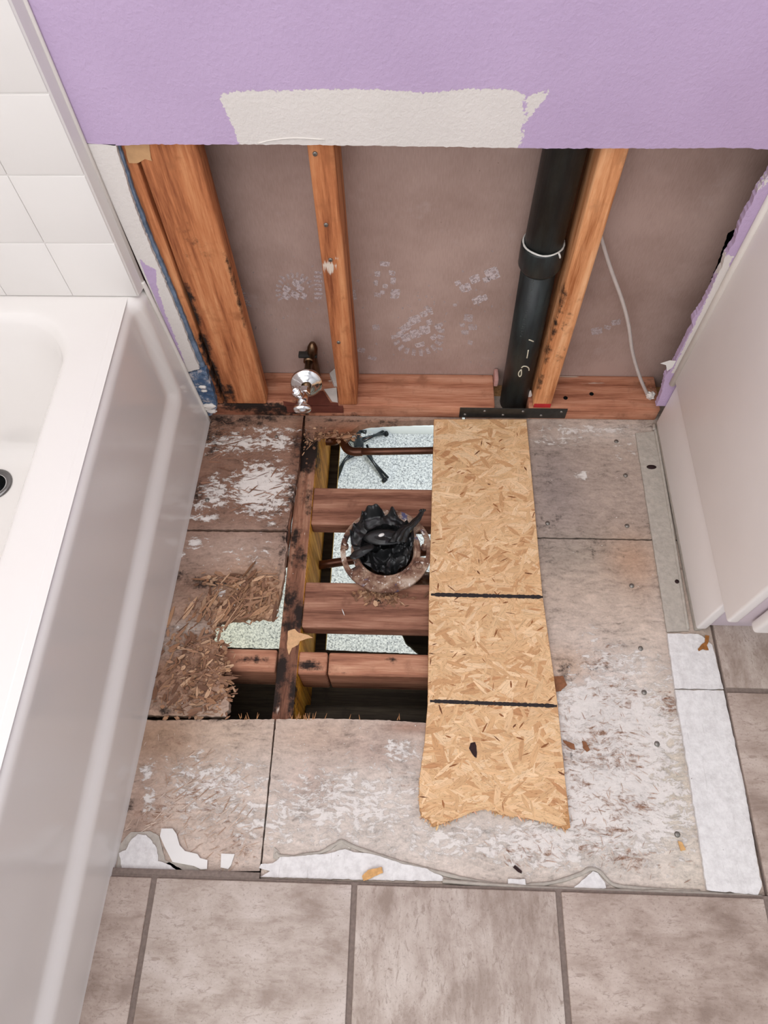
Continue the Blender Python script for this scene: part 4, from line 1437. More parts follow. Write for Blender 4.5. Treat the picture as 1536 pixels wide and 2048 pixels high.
block(-0.0475, XE, -0.2520, -0.1650, -0.0615, -0.0235, M_BLOCK, 'red-brown wood block crossing the hole behind the toilet flange', [at(640, 1020, -0.023, (0.04, 0.012, 0.02), 0.4), at(770, 1050, -0.023, (0.08, 0.014, 0.02), 0.4)],
      [at(690, 1052, -0.026, (0.03, 0.004, 0.01), 0.55)])
block(-0.0472, XE, -0.4700, -0.3780, -0.0610, -0.0225, M_BLOCK, 'red-brown wood block crossing the hole in front of the toilet flange', [at(760, 1200, -0.022, (0.06, 0.025, 0.02), 0.55), at(620, 1215, -0.022, (0.012, 0.03, 0.02), 0.4)])
block(-0.0465, 0.0060, -0.5590, -0.5165, -0.115, -0.0225, M_BLOCK2, 'short stained wood block butting the joist at the front of the hole', [at(620, 1330, -0.022, (0.035, 0.016, 0.03), 0.75)])
block(0.0085, XE, -0.5590, -0.5165, -0.115, -0.0235, M_BLOCK2, 'long pinkish wood block with a knot at the front of the hole', [at(785, 1320, -0.022, (0.018, 0.010, 0.02), 0.7), at(700, 1346, -0.022, (0.2, 0.006, 0.01), 0.4)],
      [at(745, 1346, -0.022, (0.05, 0.004, 0.01), 0.5)])
block(-0.290, -0.0872, -0.5560, -0.5140, -0.115, -0.0225, M_BLOCK2, 'pinkish wood block under the rotten board left of the joist', [at(505, 1318, -0.022, (0.05, 0.012, 0.02), 0.7), at(460, 1335, -0.022, (0.03, 0.01, 0.02), 0.4)])
o = box('cross_board', (-0.0450, -0.70, -0.2330), (XE, -0.575, -0.1950), M_DARKWOOD_SHADE, None, 0.003, 2, {0: 0.03})
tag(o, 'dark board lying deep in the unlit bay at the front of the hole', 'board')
o = box('ledger_board', (-0.0450, -0.62, -0.1930), (XE, -0.582, -0.1550), M_DARKWOOD_SHADE, None, 0.003, 2, {0: 0.03})
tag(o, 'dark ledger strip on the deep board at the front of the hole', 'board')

# ================================================================== LOWER ROOM
lb_ = structure(box('floor_below', (-3.2, -2.2, -2.75), (3.2, 1.95, -2.70), M_CARPET, None, 0))
lb_['label'] = 'speckled grey carpet of the room below'
structure(box('wall_below_back', (-3.2, 1.875, -2.70), (3.2, 1.95, -0.262), M_WHITEWALL, None, 0), 'white wall of the room below')
structure(box('baseboard_below', (-3.2, 1.862, -2.70), (3.2, 1.874, -2.61), M_WHITEWALL, None, 0.003))
structure(box('wall_below_left', (-3.25, -2.2, -2.70), (-3.2, 1.95, -0.262), M_WHITEWALL, None, 0))
structure(box('wall_below_right', (3.2, -2.2, -2.70), (3.25, 1.95, -0.262), M_WHITEWALL, None, 0))
structure(box('wall_below_front', (-3.2, -2.25, -2.70), (3.2, -2.2, -0.262), M_WHITEWALL, None, 0))
hz = -0.25
opening = [P2(x, y, hz) for x, y in [(640, 1298), (700, 1299), (786, 1301), (830, 1312), (812, 1298), (800, 1282), (790, 1262)]]
oh = [(-0.36, -0.441), (-0.036, -0.441)] + [(-0.026, -0.441), (0.150, -0.4445), (0.178, -0.446), (0.164, -0.432), (0.148, -0.418), (0.134, -0.392), (0.138, -0.362), (0.30, -0.35), (0.44, -0.33), (0.44, 0.33), (-0.36, 0.33)]
cb = plate('ceiling_below', [(-3.2, -2.2), (3.2, -2.2), (3.2, 1.95), (-3.2, 1.95)], FLOOR, -0.262, -0.2495, [M_DARKWOOD_SHADE], None, holes=[ragged(oh, [0.001] * 5 + [0.003] * 5 + [0, 0, 0], 0.006)[::-1]], origin=(0, 0, -0.262))  # dark upper face paints in the shade of the bay
structure(cb, 'ceiling of the room below cut open under the joists')
box('board_strip', (-0.094, -0.441, -0.262), (-0.026, 0.33, -0.2470), [M_DARKWOOD_SHADE, plain('warm_lit_board_edge', c8(226, 186, 100), 0.9, 0.1, var=0.15, scale=60)], cb, 0.0005, warp=joist_warp)
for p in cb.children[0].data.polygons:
    p.material_index = 1 if abs(p.normal.x) > 0.7 else 0  # edges coloured as lit gold from below, top as shaded
# joist bays are closed to the sides and front
box('bay_end', (-0.70, -1.0, -0.2495), (0.75, -0.985, -0.0200), M_DARKWOOD_SHADE, cb, 0)
box('bay_end', (-0.71, -1.0, -0.2495), (-0.70, 0.45, -0.0200), M_DARKWOOD_SHADE, cb, 0)
box('bay_end', (0.75, -1.0, -0.2495), (0.76, 0.45, -0.0200), M_DARKWOOD_SHADE, cb, 0)
box('bay_end', (-0.70, 0.44, -0.2495), (0.75, 0.45, -0.0200), M_DARKWOOD_SHADE, cb, 0)

# copper pipes under the floor
zp = -0.135
cpts = [PZ(668, 882, zp - 0.01), PZ(676, 878, zp), PZ(686, 884, zp), PZ(694, 897, zp), PZ(706, 903, zp), PZ(760, 903, zp), PZ(868, 901, zp)]
cpts += [cpts[-1] + Vector((0.12, 0.0, 0))]
cpo = thing('copper_pipe', cpts[4], 'brown copper pipe with an elbow crossing the back of the hole', 'pipe')
put('pipe_run', *tube(cpts[5:6] * 0 + [cpts[4], cpts[5], cpts[6], cpts[7]], 0.0088, 16), M_COPPER, cpo, True)
put('elbow', *tube(bez([cpts[0] + Vector((-0.03, -0.0, 0.0)), cpts[0], cpts[1], cpts[2], cpts[3], cpts[4], cpts[4] + Vector((0.022, 0, 0))], 5), 0.0106, 16), M_COPPER, cpo, True)
c2 = [PZ(628, 1132, -0.205), PZ(660, 1127, -0.205), PZ(700, 1121, -0.205), PZ(780, 1112, -0.205), PZ(862, 1102, -0.205)]
c2.append(c2[-1] + Vector((0.1, 0.01, 0)))
o = put('copper_pipe', *tube(c2, 0.0100, 16), M_COPPER, None, True)
tag(o, 'dark copper pipe passing beneath the toilet flange', 'pipe')

# four-legged stand on the carpet below
SCN = PZ(719, 905, -2.68)
sd = thing('folding_stand', (SCN.x, SCN.y, -2.70), 'black folding stand with splayed legs on the carpet of the room below', 'stand')
put('pole', *tube([SCN + Vector((0, 0, 0.10)), SCN + Vector((0, 0, 0.95))], 0.011, 14), M_BLACKSTAND, sd, True)
put('hub', *lathe([(0.02, 0.06), (0.034, 0.07), (0.034, 0.13), (0.02, 0.15), (0.018, 0.22), (0.026, 0.23), (0.026, 0.26), (0.012, 0.27)], SCN, (0, 0, 1), 20), M_BLACKSTAND, sd, True)
for sgn in (-1, 1):
    put('knob', *tube([SCN + Vector((sgn * 0.02, 0, 0.245)), SCN + Vector((sgn * 0.055, -0.01, 0.25))], [0.008, 0.015], 12), M_BLACKSTAND, sd, True)
for px, py in [(773, 868), (770, 962), (668, 957), (668, 872)]:
    f = PZ(px, py, -2.685)
    d = (f - SCN)
    d.z = 0
    side = Vector((-d.y, d.x, 0)).normalized()
    a = SCN + d * 0.10 + Vector((0, 0, 0.10))
    m1 = SCN + d * 0.55 + Vector((0, 0, 0.075))
    V1, F1 = tube([a, m1, Vector((f.x, f.y, -2.675))], [0.010, 0.010, 0.009], 10)
    V2, F2 = tube([a + side * 0.045 + Vector((0, 0, -0.02)), m1 + Vector((0, 0, 0.0)), Vector((f.x, f.y, -2.675)) + side * 0.028], [0.008] * 3, 8)
    lg = put('leg', *join((V1, F1), (V2, F2)), M_BLACKSTAND, sd, True)
    put('rubber_foot', *tube([f - d * 0.05 + Vector((0, 0, 0.008)), f + d * 0.02 + Vector((0, 0, 0.004))], 0.018, 12), M_RUBBER, lg, True)

# ================================================================== TOILET FLANGE, BAG
FC = Vector((0.1075, -0.3175, -0.0022))
fl = thing('toilet_flange', (FC.x, FC.y, -0.2), 'rusty iron toilet flange over the open drain in the hole', 'drain flange')
ringo = [(FC.x + 0.0885 * math.cos(2 * math.pi * k / 72), FC.y + 0.0885 * math.sin(2 * math.pi * k / 72)) for k in range(72)]
ringi = [(FC.x + 0.0560 * math.cos(2 * math.pi * k / 60), FC.y + 0.0560 * math.sin(2 * math.pi * k / 60)) for k in range(60)]


def slot(a0, a1, r0, r1):
    a = np.radians(np.linspace(a0, a1, 14))
    return [(FC.x + r1 * math.cos(t), FC.y + r1 * math.sin(t)) for t in a] + [(FC.x + r0 * math.cos(t), FC.y + r0 * math.sin(t)) for t in a[::-1]]


holes = [ringi[::-1], slot(155, 213, 0.0640, 0.0785)[::-1], slot(-12, 34, 0.0660, 0.0785)[::-1]]
plate('flange_ring', ragged(ringo, 0.0007, 0.004, 150), FLOOR, -0.0045, 0.0015, M_RUST, fl, 0.005, holes=holes,
      zfn=lambda uv: np.array([0.0009 * mn.noise((p[0] * 160, p[1] * 160, 2)) for p in uv]), smooth=True)
put('collar', *lathe([(0.0545, -0.05), (0.0590, -0.05), (0.0590, 0.0015), (0.0610, 0.0030), (0.0600, 0.0060), (0.0565, 0.0065), (0.0545, 0.003), (0.0545, -0.05)], FC, (0, 0, 1), 56, cap=False), M_RUST, fl, True)
put('inner_step', *lathe([(0.0612, 0.001), (0.0625, 0.0034), (0.0650, 0.0040), (0.0672, 0.0030), (0.0680, 0.0005)], FC, (0, 0, 1), 56, cap=False), M_RUST, fl, True)
put('drain_pipe', *lathe([(0.0535, -0.13), (0.0570, -0.13), (0.0570, -0.005), (0.0535, -0.005)], FC, (0, 0, 1), 48, cap=False), M_RUST, fl, True)
put('drain_pipe', *tube(bez([FC + Vector((0, 0, -0.12)), FC + Vector((0.0, 0, -0.15)), FC + Vector((0.05, -0.02, -0.178)), FC + Vector((0.22, -0.04, -0.186))], 8), 0.0565, 32), M_RUST, fl, True)
for px, py, h in [(690, 1092, 0.016), (849, 1094, 0.030)]:
    c = PZ(px, py, 0.0)
    put('closet_bolt', *lathe([(0.0072, -0.006), (0.0072, 0.001), (0.0030, 0.0012), (0.0028, h), (0.0018, h + 0.001)], c, (0.05, 0.05, 1), 12), M_RUST, fl, True)
for px, py in [(722, 1150), (838, 1131)]:
    c = PZ(px, py, 0.0015)
    put('screw_head', *lathe([(0.0068, 0), (0.0062, 0.0022), (0.0030, 0.0026), (0.0, 0.0018)], c, (0, 0, 1), 18), M_RUST, fl, True)
crumbs = []
for k in range(46):                                  # crusts of old wax and rust on the ring
    a, r = random.uniform(0, 6.28), random.uniform(0.060, 0.086)
    if 2.6 < a < 3.75 and r < 0.08 or (a < 0.6 or a > 6.05) and r < 0.08:
        continue
    s = random.uniform(0.0015, 0.0045)
    V1, F1 = lathe([(s, 0), (s * 0.8, s * 0.35), (0, s * 0.5)], (FC.x + r * math.cos(a), FC.y + r * math.sin(a), 0.0014), (random.uniform(-.3, .3), random.uniform(-.3, .3), 1), 6)
    crumbs.append((V1, F1))
put('rust_crust', *join(*crumbs), M_RUST, fl, False, None, 'stuff')
it = rot_items([(765, 1186, 28, 5, 90, 0.022, 0.3, 1.2, -0.021), (740, 1180, 20, 4, 40, 0.018, 0.3, 1.2, -0.020), (780, 1196, 24, 6, 30, 0.014, 0.3, 1.2, -0.0215)])
it = [(x, y, max(z, -0.0214), an, l, w, c, p * 0.5, r) for (x, y, z, an, l, w, c, p, r) in it]
o = strands('wood_shavings', it, M_STRAND, None, None, 0.0006)
tag(o, 'brown shredded wood fibres under the front edge of the toilet flange', 'shavings')

# crumpled black bag stuffed into the drain
NR, NA = 46, 168
TRI = [(random.uniform(0, 6.28), random.uniform(0, 2), random.uniform(45, 110)) for _ in range(9)]


def crumple(x, y):
    h = 0
    for a_, ph, fq in TRI:
        t_ = ((x * math.cos(a_) + y * math.sin(a_)) * fq + ph) % 2
        h += abs(t_ - 1) * (0.55 / fq)
    return h


V1, F1 = [], []


def crease(x, y, s):
    return 1 - abs(mn.noise((x * s, y * s, s * 0.1))) * 2.4


tb = PZ(843, 1030, 0.012)
for i in range(NR):
    for k in range(NA):
        a = 2 * math.pi * k / NA
        t = i / (NR - 1)
        R_ = 0.0512 + 0.0030 * mn.noise((math.cos(a) * 2, math.sin(a) * 2, 5)) + 0.022 * max(0, math.sin(a)) + 0.016 * max(0, math.cos(a - 2.75)) ** 3
        x, y = R_ * t * math.cos(a), R_ * t * math.sin(a)
        wx = x + 0.016 * mn.noise((x * 40, y * 40, 1))
        wy = y + 0.016 * mn.noise((x * 40, y * 40, 7))
        h = 1.35 * (crumple(wx, wy) - 0.034) + 0.012 * crease(wx, wy, 30)
        edge = t ** 2
        z = -0.017 + h * (0.6 + 0.4 * t) + 0.017 * edge + 0.012 * max(0, math.sin(a)) * edge * (1 + 0.8 * mn.noise((a * 5, 1, 1)))
        if math.sin(a) > 0.1 and t > 0.9:
            pl_ = abs((a * 2.9 + 1.2 * mn.noise((a * 2, 1, 1))) % 2 - 1)
            z += 0.012 * pl_
            y += 0.012 * (pl_ - 0.5)
        rr_ = math.hypot(x, y)
        if math.sin(a) < 0.2:
            z = min(z, 0.006 + 0.012 * (1 - t))
        if rr_ > 0.047 and R_ > 0.056:
            z = max(z, 0.0085 + 0.25 * h)
        V1.append(Vector((FC.x + x - 0.001, FC.y + y + 0.004, z)))
for i in range(NR - 1):
    for k in range(NA):
        F1.append([i * NA + k, (i + 1) * NA + k, (i + 1) * NA + (k + 1) % NA, i * NA + (k + 1) % NA])
bag = put('plastic_bag', V1, F1, M_BAG, None, False, (FC.x, FC.y, -0.02))
autosmooth(bag, 26)
tag(bag, 'crumpled black plastic bag stuffed into the toilet flange', 'bag')
sm = bag.modifiers.new('film', 'SOLIDIFY')
sm.thickness = 0.0005
# its twisted neck points up to the right
q0, q1, q2 = PZ(808, 1062, 0.020), PZ(826, 1048, 0.022), PZ(840, 1031, 0.022)
V1, F1 = [], []
pp = bez([q0 + Vector((-0.012, -0.02, -0.012)), q0, q1, q2, q2 + Vector((0.006, 0.012, 0.003))], 7)
for i, p in enumerate(pp):
    t = i / (len(pp) - 1)
    r = 0.016 * (1 - t) ** 1.2 + 0.0035 + (0.003 if t > 0.9 else 0)
    for k in range(20):
        a = 2 * math.pi * k / 20 + t * 2.0
        rr = r * (1 + 0.35 * math.sin(5 * a) + 0.2 * mn.noise((a, t * 6, 2)))
        V1.append(p + Vector((math.cos(a) * 0.75, -math.sin(a) * 0.35, math.sin(a))) * rr)
for i in range(len(pp) - 1):
    for k in range(20):
        F1.append([i * 20 + k, i * 20 + (k + 1) % 20, (i + 1) * 20 + (k + 1) % 20, (i + 1) * 20 + k])
F1.append(list(range((len(pp) - 1) * 20, len(pp) * 20)))
put('bag_neck', V1, F1, M_BAG, bag, True)
# loose folds of film over the bag
for fold in ([(716, 1072), (760, 1054), (800, 1060), (828, 1078), (800, 1086), (770, 1092), (735, 1088)], [(692, 1114), (720, 1092), (748, 1086), (752, 1096), (728, 1112), (708, 1122)]):
    n = len(fold)
    zz = random.uniform(0.006, 0.014)
    ptsf = [PZ(x, y, zz + 0.010 * mn.noise((x * 0.06, y * 0.06, 3)) + (0.010 if i % 2 else -0.004)) for i, (x, y) in enumerate(fold)]
    cc = sum(ptsf, Vector()) / n + Vector((0, 0, 0.004))
    ring1 = ptsf
    ring2 = [p.lerp(cc, 0.5) + Vector((0, 0, random.uniform(-0.004, 0.006))) for p in ptsf]
    VV = ring1 + ring2 + [cc]
    FF = [[i, (i + 1) % n, n + (i + 1) % n, n + i] for i in range(n)] + [[n + i, n + (i + 1) % n, 2 * n] for i in range(n)]
    fo = autosmooth(put('bag_fold', VV, FF, M_BAG, bag, False), 25)
    sb = fo.modifiers.new('soft', 'SUBSURF')
    sb.levels = sb.render_levels = 1
    so = fo.modifiers.new('film', 'SOLIDIFY')
    so.thickness = 0.0004
c = PZ(763, 1070, 0.024)
o = put('plaster_chip', *lathe([(0.0028, -0.002), (0.0034, 0.0), (0.0026, 0.0016), (0, 0.002)], c, (0.2, -0.2, 1), 10, 2.0, 1.0), M_PAPER, None, True)
o.rotation_euler[2] = 0.5
tag(o, 'tiny white chip lying on the black bag', 'chip')

# ================================================================== LOOSE STRAND-BOARD PLANK
TH = 0.0112
ol = [P2(x, y, TH) for x, y in [(868, 838), (1053, 838), (1068, 1000), (1085, 1190), (1115, 1405), (1122.5, 1480), (1130.5, 1560), (1141, 1655)]]
br = [P2(x, y, TH) for x, y in [(1132, 1660), (1112, 1648), (1080, 1640), (1040, 1634), (1000, 1628), (980, 1616), (964, 1614), (940, 1624), (915, 1634), (890, 1646), (866, 1654), (858, 1640), (842, 1632)]]
lf = [P2(x, y, TH) for x, y in [(838, 1600), (839, 1560), (849.5, 1480), (855.5, 1405), (858, 1190), (863.5, 1000)]]
poly = ol + br + lf
am = [0.0004] * (len(ol) - 1) + [0.0012] * len(br) + [0.0012] * 3 + [0.0004] * (len(lf) - 3) + [0.0004]
am = (am + [0.0004] * len(poly))[:len(poly)]
pk = plate('strand_board_plank', ragged(poly, am, 0.004, 140), FLOOR, 0.0012, TH - 0.0006, M_OSBCORE, None)
tag(pk, 'loose tan strand board plank with two black marker lines and a broken end', 'plank')
ctr = [((a[0] + b[0]) / 2) for a, b in [(P2(868, 838, TH), P2(1053, 838, TH))]]
LE = [(868.5, 839), (864, 1000), (858.5, 1190), (856, 1405), (850, 1480), (839, 1560), (838, 1670)]
RE = [(1052.5, 839), (1067.5, 1000), (1084.5, 1190), (1114.5, 1405), (1122, 1480), (1130, 1560), (1142, 1670)]
hf = [half_planes([P2(*LE[i + 1], TH), P2(*RE[i + 1], TH), P2(*RE[i], TH), P2(*LE[i], TH)]) for i in range(len(LE) - 1)]
OSBC = [c8(226, 188, 146), c8(220, 180, 136), c8(212, 170, 126), c8(232, 198, 158), c8(216, 176, 132), c8(202, 156, 112), c8(224, 186, 142), c8(190, 140, 98)]
it = []
polyn = np.array(poly)
cand = 0
while len(it) < 2200:
    x = random.uniform(polyn[:, 0].min(), polyn[:, 0].max())
    y = random.uniform(polyn[:, 1].min(), polyn[:, 1].max())
    big = len(it) < 1100
    L = random.uniform(0.05, 0.12) if big else random.uniform(0.008, 0.05)
    Wd = L * random.uniform(0.12, 0.34) if big else L * random.uniform(0.10, 0.30)
    an = random.gauss(0.15, 0.6) if random.random() < 0.75 else random.uniform(0, math.pi)
    ex = np.array([(x + s * L * 0.48 * math.cos(an), y + s * L * 0.48 * math.sin(an)) for s in (-1, 0, 1)])
    yb = P2(900, 1612, TH)[1]
    if not inside(ex[1:2], poly)[0] or (ex[:, 1].min() < yb and not inside(ex, poly).all()):
        continue
    f = random.uniform(0.95, 1.05)
    cc = random.choice(OSBC[:7] if random.random() < 0.9 else OSBC)
    it.append((x, y, TH - 0.0005 + 0.0005 * len(it) / 2200, an, L, Wd, tuple(min(1, v * f) for v in cc), 0, 0))
for k in range(900):                                  # shorter strands up to the broken end
    x = random.uniform(polyn[:, 0].min(), polyn[:, 0].max())
    y = random.uniform(polyn[:, 1].min(), P2(900, 1560, TH)[1])
    L = random.uniform(0.012, 0.06)
    an = random.gauss(0.2, 0.5)
    ex = np.array([(x + s_ * L * 0.5 * math.cos(an) + 0, y + s_ * L * 0.5 * math.sin(an)) for s_ in (-1, 0, 1)])
    if inside(ex, poly).all():
        it.append((x, y, TH - 0.00055 + 0.0004 * k / 900, an, L, L * random.uniform(0.12, 0.28), random.choice(OSBC[:7]), 0, 0))
for k in range(100):                                  # small dark slivers and gaps
    x, y = random.uniform(0.18, 0.41), random.uniform(-0.78, -0.03)
    if inside(np.array([(x, y)]), poly)[0]:
        it.append((x, y, TH + 0.00005, random.gauss(0.2, 0.8), random.uniform(0.006, 0.018), random.uniform(0.0012, 0.004), random.choice([c8(140, 88, 52), c8(160, 106, 66), c8(112, 68, 42)]), 0, 0))
strands('wood_strands', it, M_STRAND, pk, hf)
it = []
for i in range(len(br) - 1):                          # splintered broken edge
    a, b = Vector(br[i]), Vector(br[i + 1])
    for k in range(int((b - a).length / 0.0016)):
        p = a.lerp(b, random.random())
        it.append((p.x, p.y + random.uniform(-0.002, 0.004), random.uniform(0.003, TH - 0.0002), random.choice([-1.35, -1.8, -0.7, -2.4, 0.1]) + random.gauss(0, 0.4), random.uniform(0.005, 0.013), random.uniform(0.0008, 0.003), tuple(min(1, v * random.uniform(0.9, 1.1)) for v in random.choice(OSBC)), random.gauss(0, 0.25), random.gauss(0, 0.3)))
a, b = Vector(P2(843, 1545, TH)), Vector(P2(838, 1600, TH))
for k in range(30):
    p = a.lerp(b, random.random())
    it.append((p.x, p.y, random.uniform(0.004, TH), random.gauss(0.2, 0.7), random.uniform(0.004, 0.009), random.uniform(0.0008, 0.002), random.choice(OSBC), random.gauss(0, 0.2), 0))
strands('edge_splinters', it, M_STRAND, pk, None, 0.0006)
for (x0, y0, x1, y1) in [(862, 1189, 1086, 1194), (860, 1402, 1114, 1412)]:
    n = 70
    up, dn = [], []
    for k in range(n + 1):
        t = k / n
        x, y = x0 + (x1 - x0) * t, y0 + (y1 - y0) * t
        h = 3.6 + 0.9 * mn.noise((k * 0.9, y0, 0)) + random.uniform(-0.7, 0.7)
        if k < 3 or k > n - 2:
            h *= 0.6
        up.append(PZ(x, y - h, TH + 0.0003))
        dn.append(PZ(x, y + h, TH + 0.0003))
    VV = up + dn
    FF = [[n + 1 + k, n + 2 + k, k + 1, k] for k in range(n)]
    put('marker_line', VV, FF, M_INK, pk)
kn = [P2(x, y, TH) for x, y in [(941, 1486), (950, 1484), (953, 1492), (954, 1508), (953, 1516), (948, 1513), (942, 1504), (938, 1497)]]
plate('knot', ragged(kn, 0.0003, 0.003), FLOOR, TH - 0.001, TH + 0.0003, M_KNOT, pk)

# ================================================================== BATHTUB
RIM = 0.38


def xr(y):
    return -0.3045 + (-y) * 0.0105


def xb(y):
    return -0.2835 - (-y) * 0.0225


tub = thing('bathtub', (-0.68, -0.8, 0.0), 'white fibreglass bathtub with a stepped apron along the left side', 'bathtub')
NY, NZ = 120, 60
V1, F1 = [], []


def sstep(x, a, b):
    t = min(1, max(0, (x - a) / (b - a)))
    return t * t * (3 - 2 * t)


prof = [(z, 0) for z in np.linspace(0, RIM - 0.022, NZ)] + [(RIM - 0.022 + 0.022 * math.sin(t), 0.022 * (1 - math.cos(t))) for t in np.linspace(0.15, math.pi / 2, 9)]
ys = -0.0135 - (1.56 - 0.0135) * (np.linspace(0, 1, NY) ** 1.25)
for y in ys:
    for z, dx in prof:
        t = z / RIM
        x = xb(y) * (1 - t) + xr(y) * t
        yl = -0.046 - 0.055 * (1 - t)                  # end of the raised border at the wall
        zl = 0.118 + 0.045 * (1 - min(1, -y / 1.1))
        rec = sstep(-y, -yl - 0.010, -yl + 0.016) * sstep(z, zl - 0.012, zl + 0.022)
        bulge = 0.013 * (1 - t) * rec
        foot = 0.002 * (1 - sstep(z, 0.0, 0.02))
        V1.append(Vector((x - 0.016 * rec + 0.004 * rec * t * 0 + foot - dx, y, z)))
m_ = len(prof)
for i in range(NY - 1):
    for k in range(m_ - 1):
        F1.append([i * m_ + k, i * m_ + k + 1, (i + 1) * m_ + k + 1, (i + 1) * m_ + k])
put('apron', V1, F1, M_TUB, tub, True)


def rrect(x0, x1f, y0, y1, r, K=12, Mx=10, My=24):
    """rounded rectangle; right side may slope (x1f(y)); y0 > y1"""
    P = []
    cor = [(x1f(y0) - r, y0 - r, 0), (x0 + r, y0 - r, 90), (x0 + r, y1 + r, 180), (x1f(y1) - r, y1 + r, 270)]
    for ci in range(4):
        cx, cy, a0 = cor[ci]
        for k in range(K + 1):
            a = math.radians(a0 + 90 * k / K)
            P.append((cx + r * math.cos(a), cy + r * math.sin(a)))
        nx = cor[(ci + 1) % 4]
        a = math.radians(a0 + 90)
        A = P[-1]
        b0 = math.radians(nx[2])
        B = (nx[0] + r * math.cos(b0), nx[1] + r * math.sin(b0))
        Mn = Mx if ci in (0, 2) else My
        for k in range(1, Mn):
            t = k / Mn
            P.append((A[0] + (B[0] - A[0]) * t, A[1] + (B[1] - A[1]) * t))
    return P


ix = lambda d: (lambda y: -0.4045 - d + (-y) * 0.004)
rings = [(rrect(-1.055, lambda y: xr(y) - 0.0222, -0.0290, -1.555, 0.004), RIM)]
rings.append((rrect(-0.965, ix(-0.012), -0.066, -1.46, 0.10), RIM - 0.001))
for t in np.linspace(0, 1, 6):
    rings.append((rrect(-0.965 + 0.016 * t, ix(-0.008 + 0.016 * t), -0.070 - 0.016 * t, -1.456 + 0.016 * t, 0.10), RIM - 0.002 - 0.016 * t ** 2))
for t in np.linspace(0.12, 1, 8):
    rings.append((rrect(-0.949 + 0.045 * t, ix(0.008 + 0.045 * t), -0.086 - 0.055 * t, -1.44 + 0.16 * t, 0.10), 0.362 - 0.25 * t))
for t in np.linspace(0.15, 1, 7):
    a = t * math.pi / 2
    rings.append((rrect(-0.904 + 0.05 * (1 - math.cos(a)), ix(0.053 + 0.05 * (1 - math.cos(a))), -0.141 - 0.05 * (1 - math.cos(a)), -1.28 + 0.05 * (1 - math.cos(a)), 0.09), 0.112 - 0.05 * math.sin(a)))
V1, F1 = [], []
n = len(rings[0][0])
for P, z in rings:
    for p in P:
        V1.append(Vector((p[0], p[1], z)))
for i in range(len(rings) - 1):
    for k in range(n):
        F1.append([i * n + k, i * n + (k + 1) % n, (i + 1) * n + (k + 1) % n, (i + 1) * n + k])
cen = len(V1)
V1.append(Vector((-0.68, -0.72, 0.058)))
for k in range(n):
    F1.append([(len(rings) - 1) * n + k, (len(rings) - 1) * n + (k + 1) % n, cen])
put('basin', V1, F1, M_TUB, tub, True)
V1, F1 = tube(bez([(-0.2845, -0.0165, 0.001), (-0.2925, -0.0165, 0.18), (-0.3000, -0.0165, 0.345), (-0.3010, -0.0165, 0.372), (-0.3030, -0.0165, 0.392)], 6), 0.0042, 10)
put('caulk_bead', V1, F1, M_CAULK, tub, True)
dc = Vector((-0.664, -0.221, 0.0625))
put('drain', *lathe([(0.034, -0.002), (0.035, 0.001), (0.031, 0.004), (0.026, 0.003), (0.023, -0.001), (0.0, -0.001)], dc, (0, 0, 1), 32), [M_DRAIN], tub, True)
put('drain_hole', *lathe([(0.022, 0.0), (0.022, 0.0006), (0.0, 0.0006)], dc, (0, 0, 1), 24), M_DARK, tub, True)

# moulded wall panel above the tub
sp = thing('tub_wall_panel', (-0.68, -0.027, RIM), 'white moulded tile-pattern wall panel above the end of the tub', 'wall panel')
V1, F1 = [], []
for z in (RIM + 0.0008, 2.0):
    for x, y in [(-1.055, -0.014), (-1.055, -0.038), (-0.3098, -0.0388), (-0.3075, -0.0368), (-0.3025, -0.014)]:
        V1.append(Vector((x, y, z)))
F1 = [[k, (k + 1) % 5, 5 + (k + 1) % 5, 5 + k] for k in range(5)] + [[0, 1, 2, 3, 4][::-1], [5, 6, 7, 8, 9]]
put('panel_body', V1, F1, M_SURROUND, sp, False)
zs = [RIM + 0.0005, 0.490, 0.6055, 0.719, 0.838]
while zs[-1] < 1.9:
    zs.append(zs[-1] + 0.1135)
for r in range(min(6, len(zs) - 1)):
    xs = [-0.3098, -0.419, -0.5325, -0.646, -0.7595, -0.873, -1.05]
    if r >= 3:
        xs = [-0.3098, -0.5325, -0.7595, -1.05]
    for k in range(len(xs) - 1):
        g0 = 0.0003
        gz = 0.0012
        box('panel_tile', (xs[k + 1] + g0, -0.0402, zs[r] + gz), (xs[k] - (g0 if k else 0.0), -0.0375, zs[r + 1] - gz), M_SURROUND, sp, 0.0009, 3)
V1, F1 = tube([(-0.3035, -0.0150, RIM + 0.01), (-0.3035, -0.0150, 0.7), (-0.3035, -0.0150, 1.4)], 0.0035, 8)
o = put('caulk_bead', V1, F1, M_CAULK, sp, True)

# ================================================================== VANITY
va = thing('vanity_cabinet', (0.95, -0.25, 0.0), 'white bathroom cabinet with a recessed toe-kick at the right', 'cabinet')
XV = 0.668
box('base_panel', (XV, -0.470, 0.0128), (XV + 0.019, -0.014, 0.150), M_VANITY, va, 0.004, 3)
box('base_foot', (XV + 0.001, -0.469, 0.0006), (XV + 0.012, -0.014, 0.0140), M_GREYMORTAR, va, 0.001)
o = box('toe_board', (XV + 0.019, -0.462, 0.0126), (1.25, -0.446, 0.150), M_VANFRONT, va, 0.001)
box('side_panel', (0.659, -0.508, 0.150), (0.678, -0.0145, 0.78), M_VANITY, va, 0.005, 3)
o = box('front_frame', (0.678, -0.5060, 0.150), (1.25, -0.486, 0.78), M_VANFRONT, va, 0.001)
d = box('door', (0.692, -0.528, 0.158), (1.02, -0.5085, 0.76), M_VANITY, va, 0.006, 3)
box('countertop', (0.645, -0.545, 0.78), (1.28, -0.0145, 0.81), M_VANITY, va, 0.006, 3)
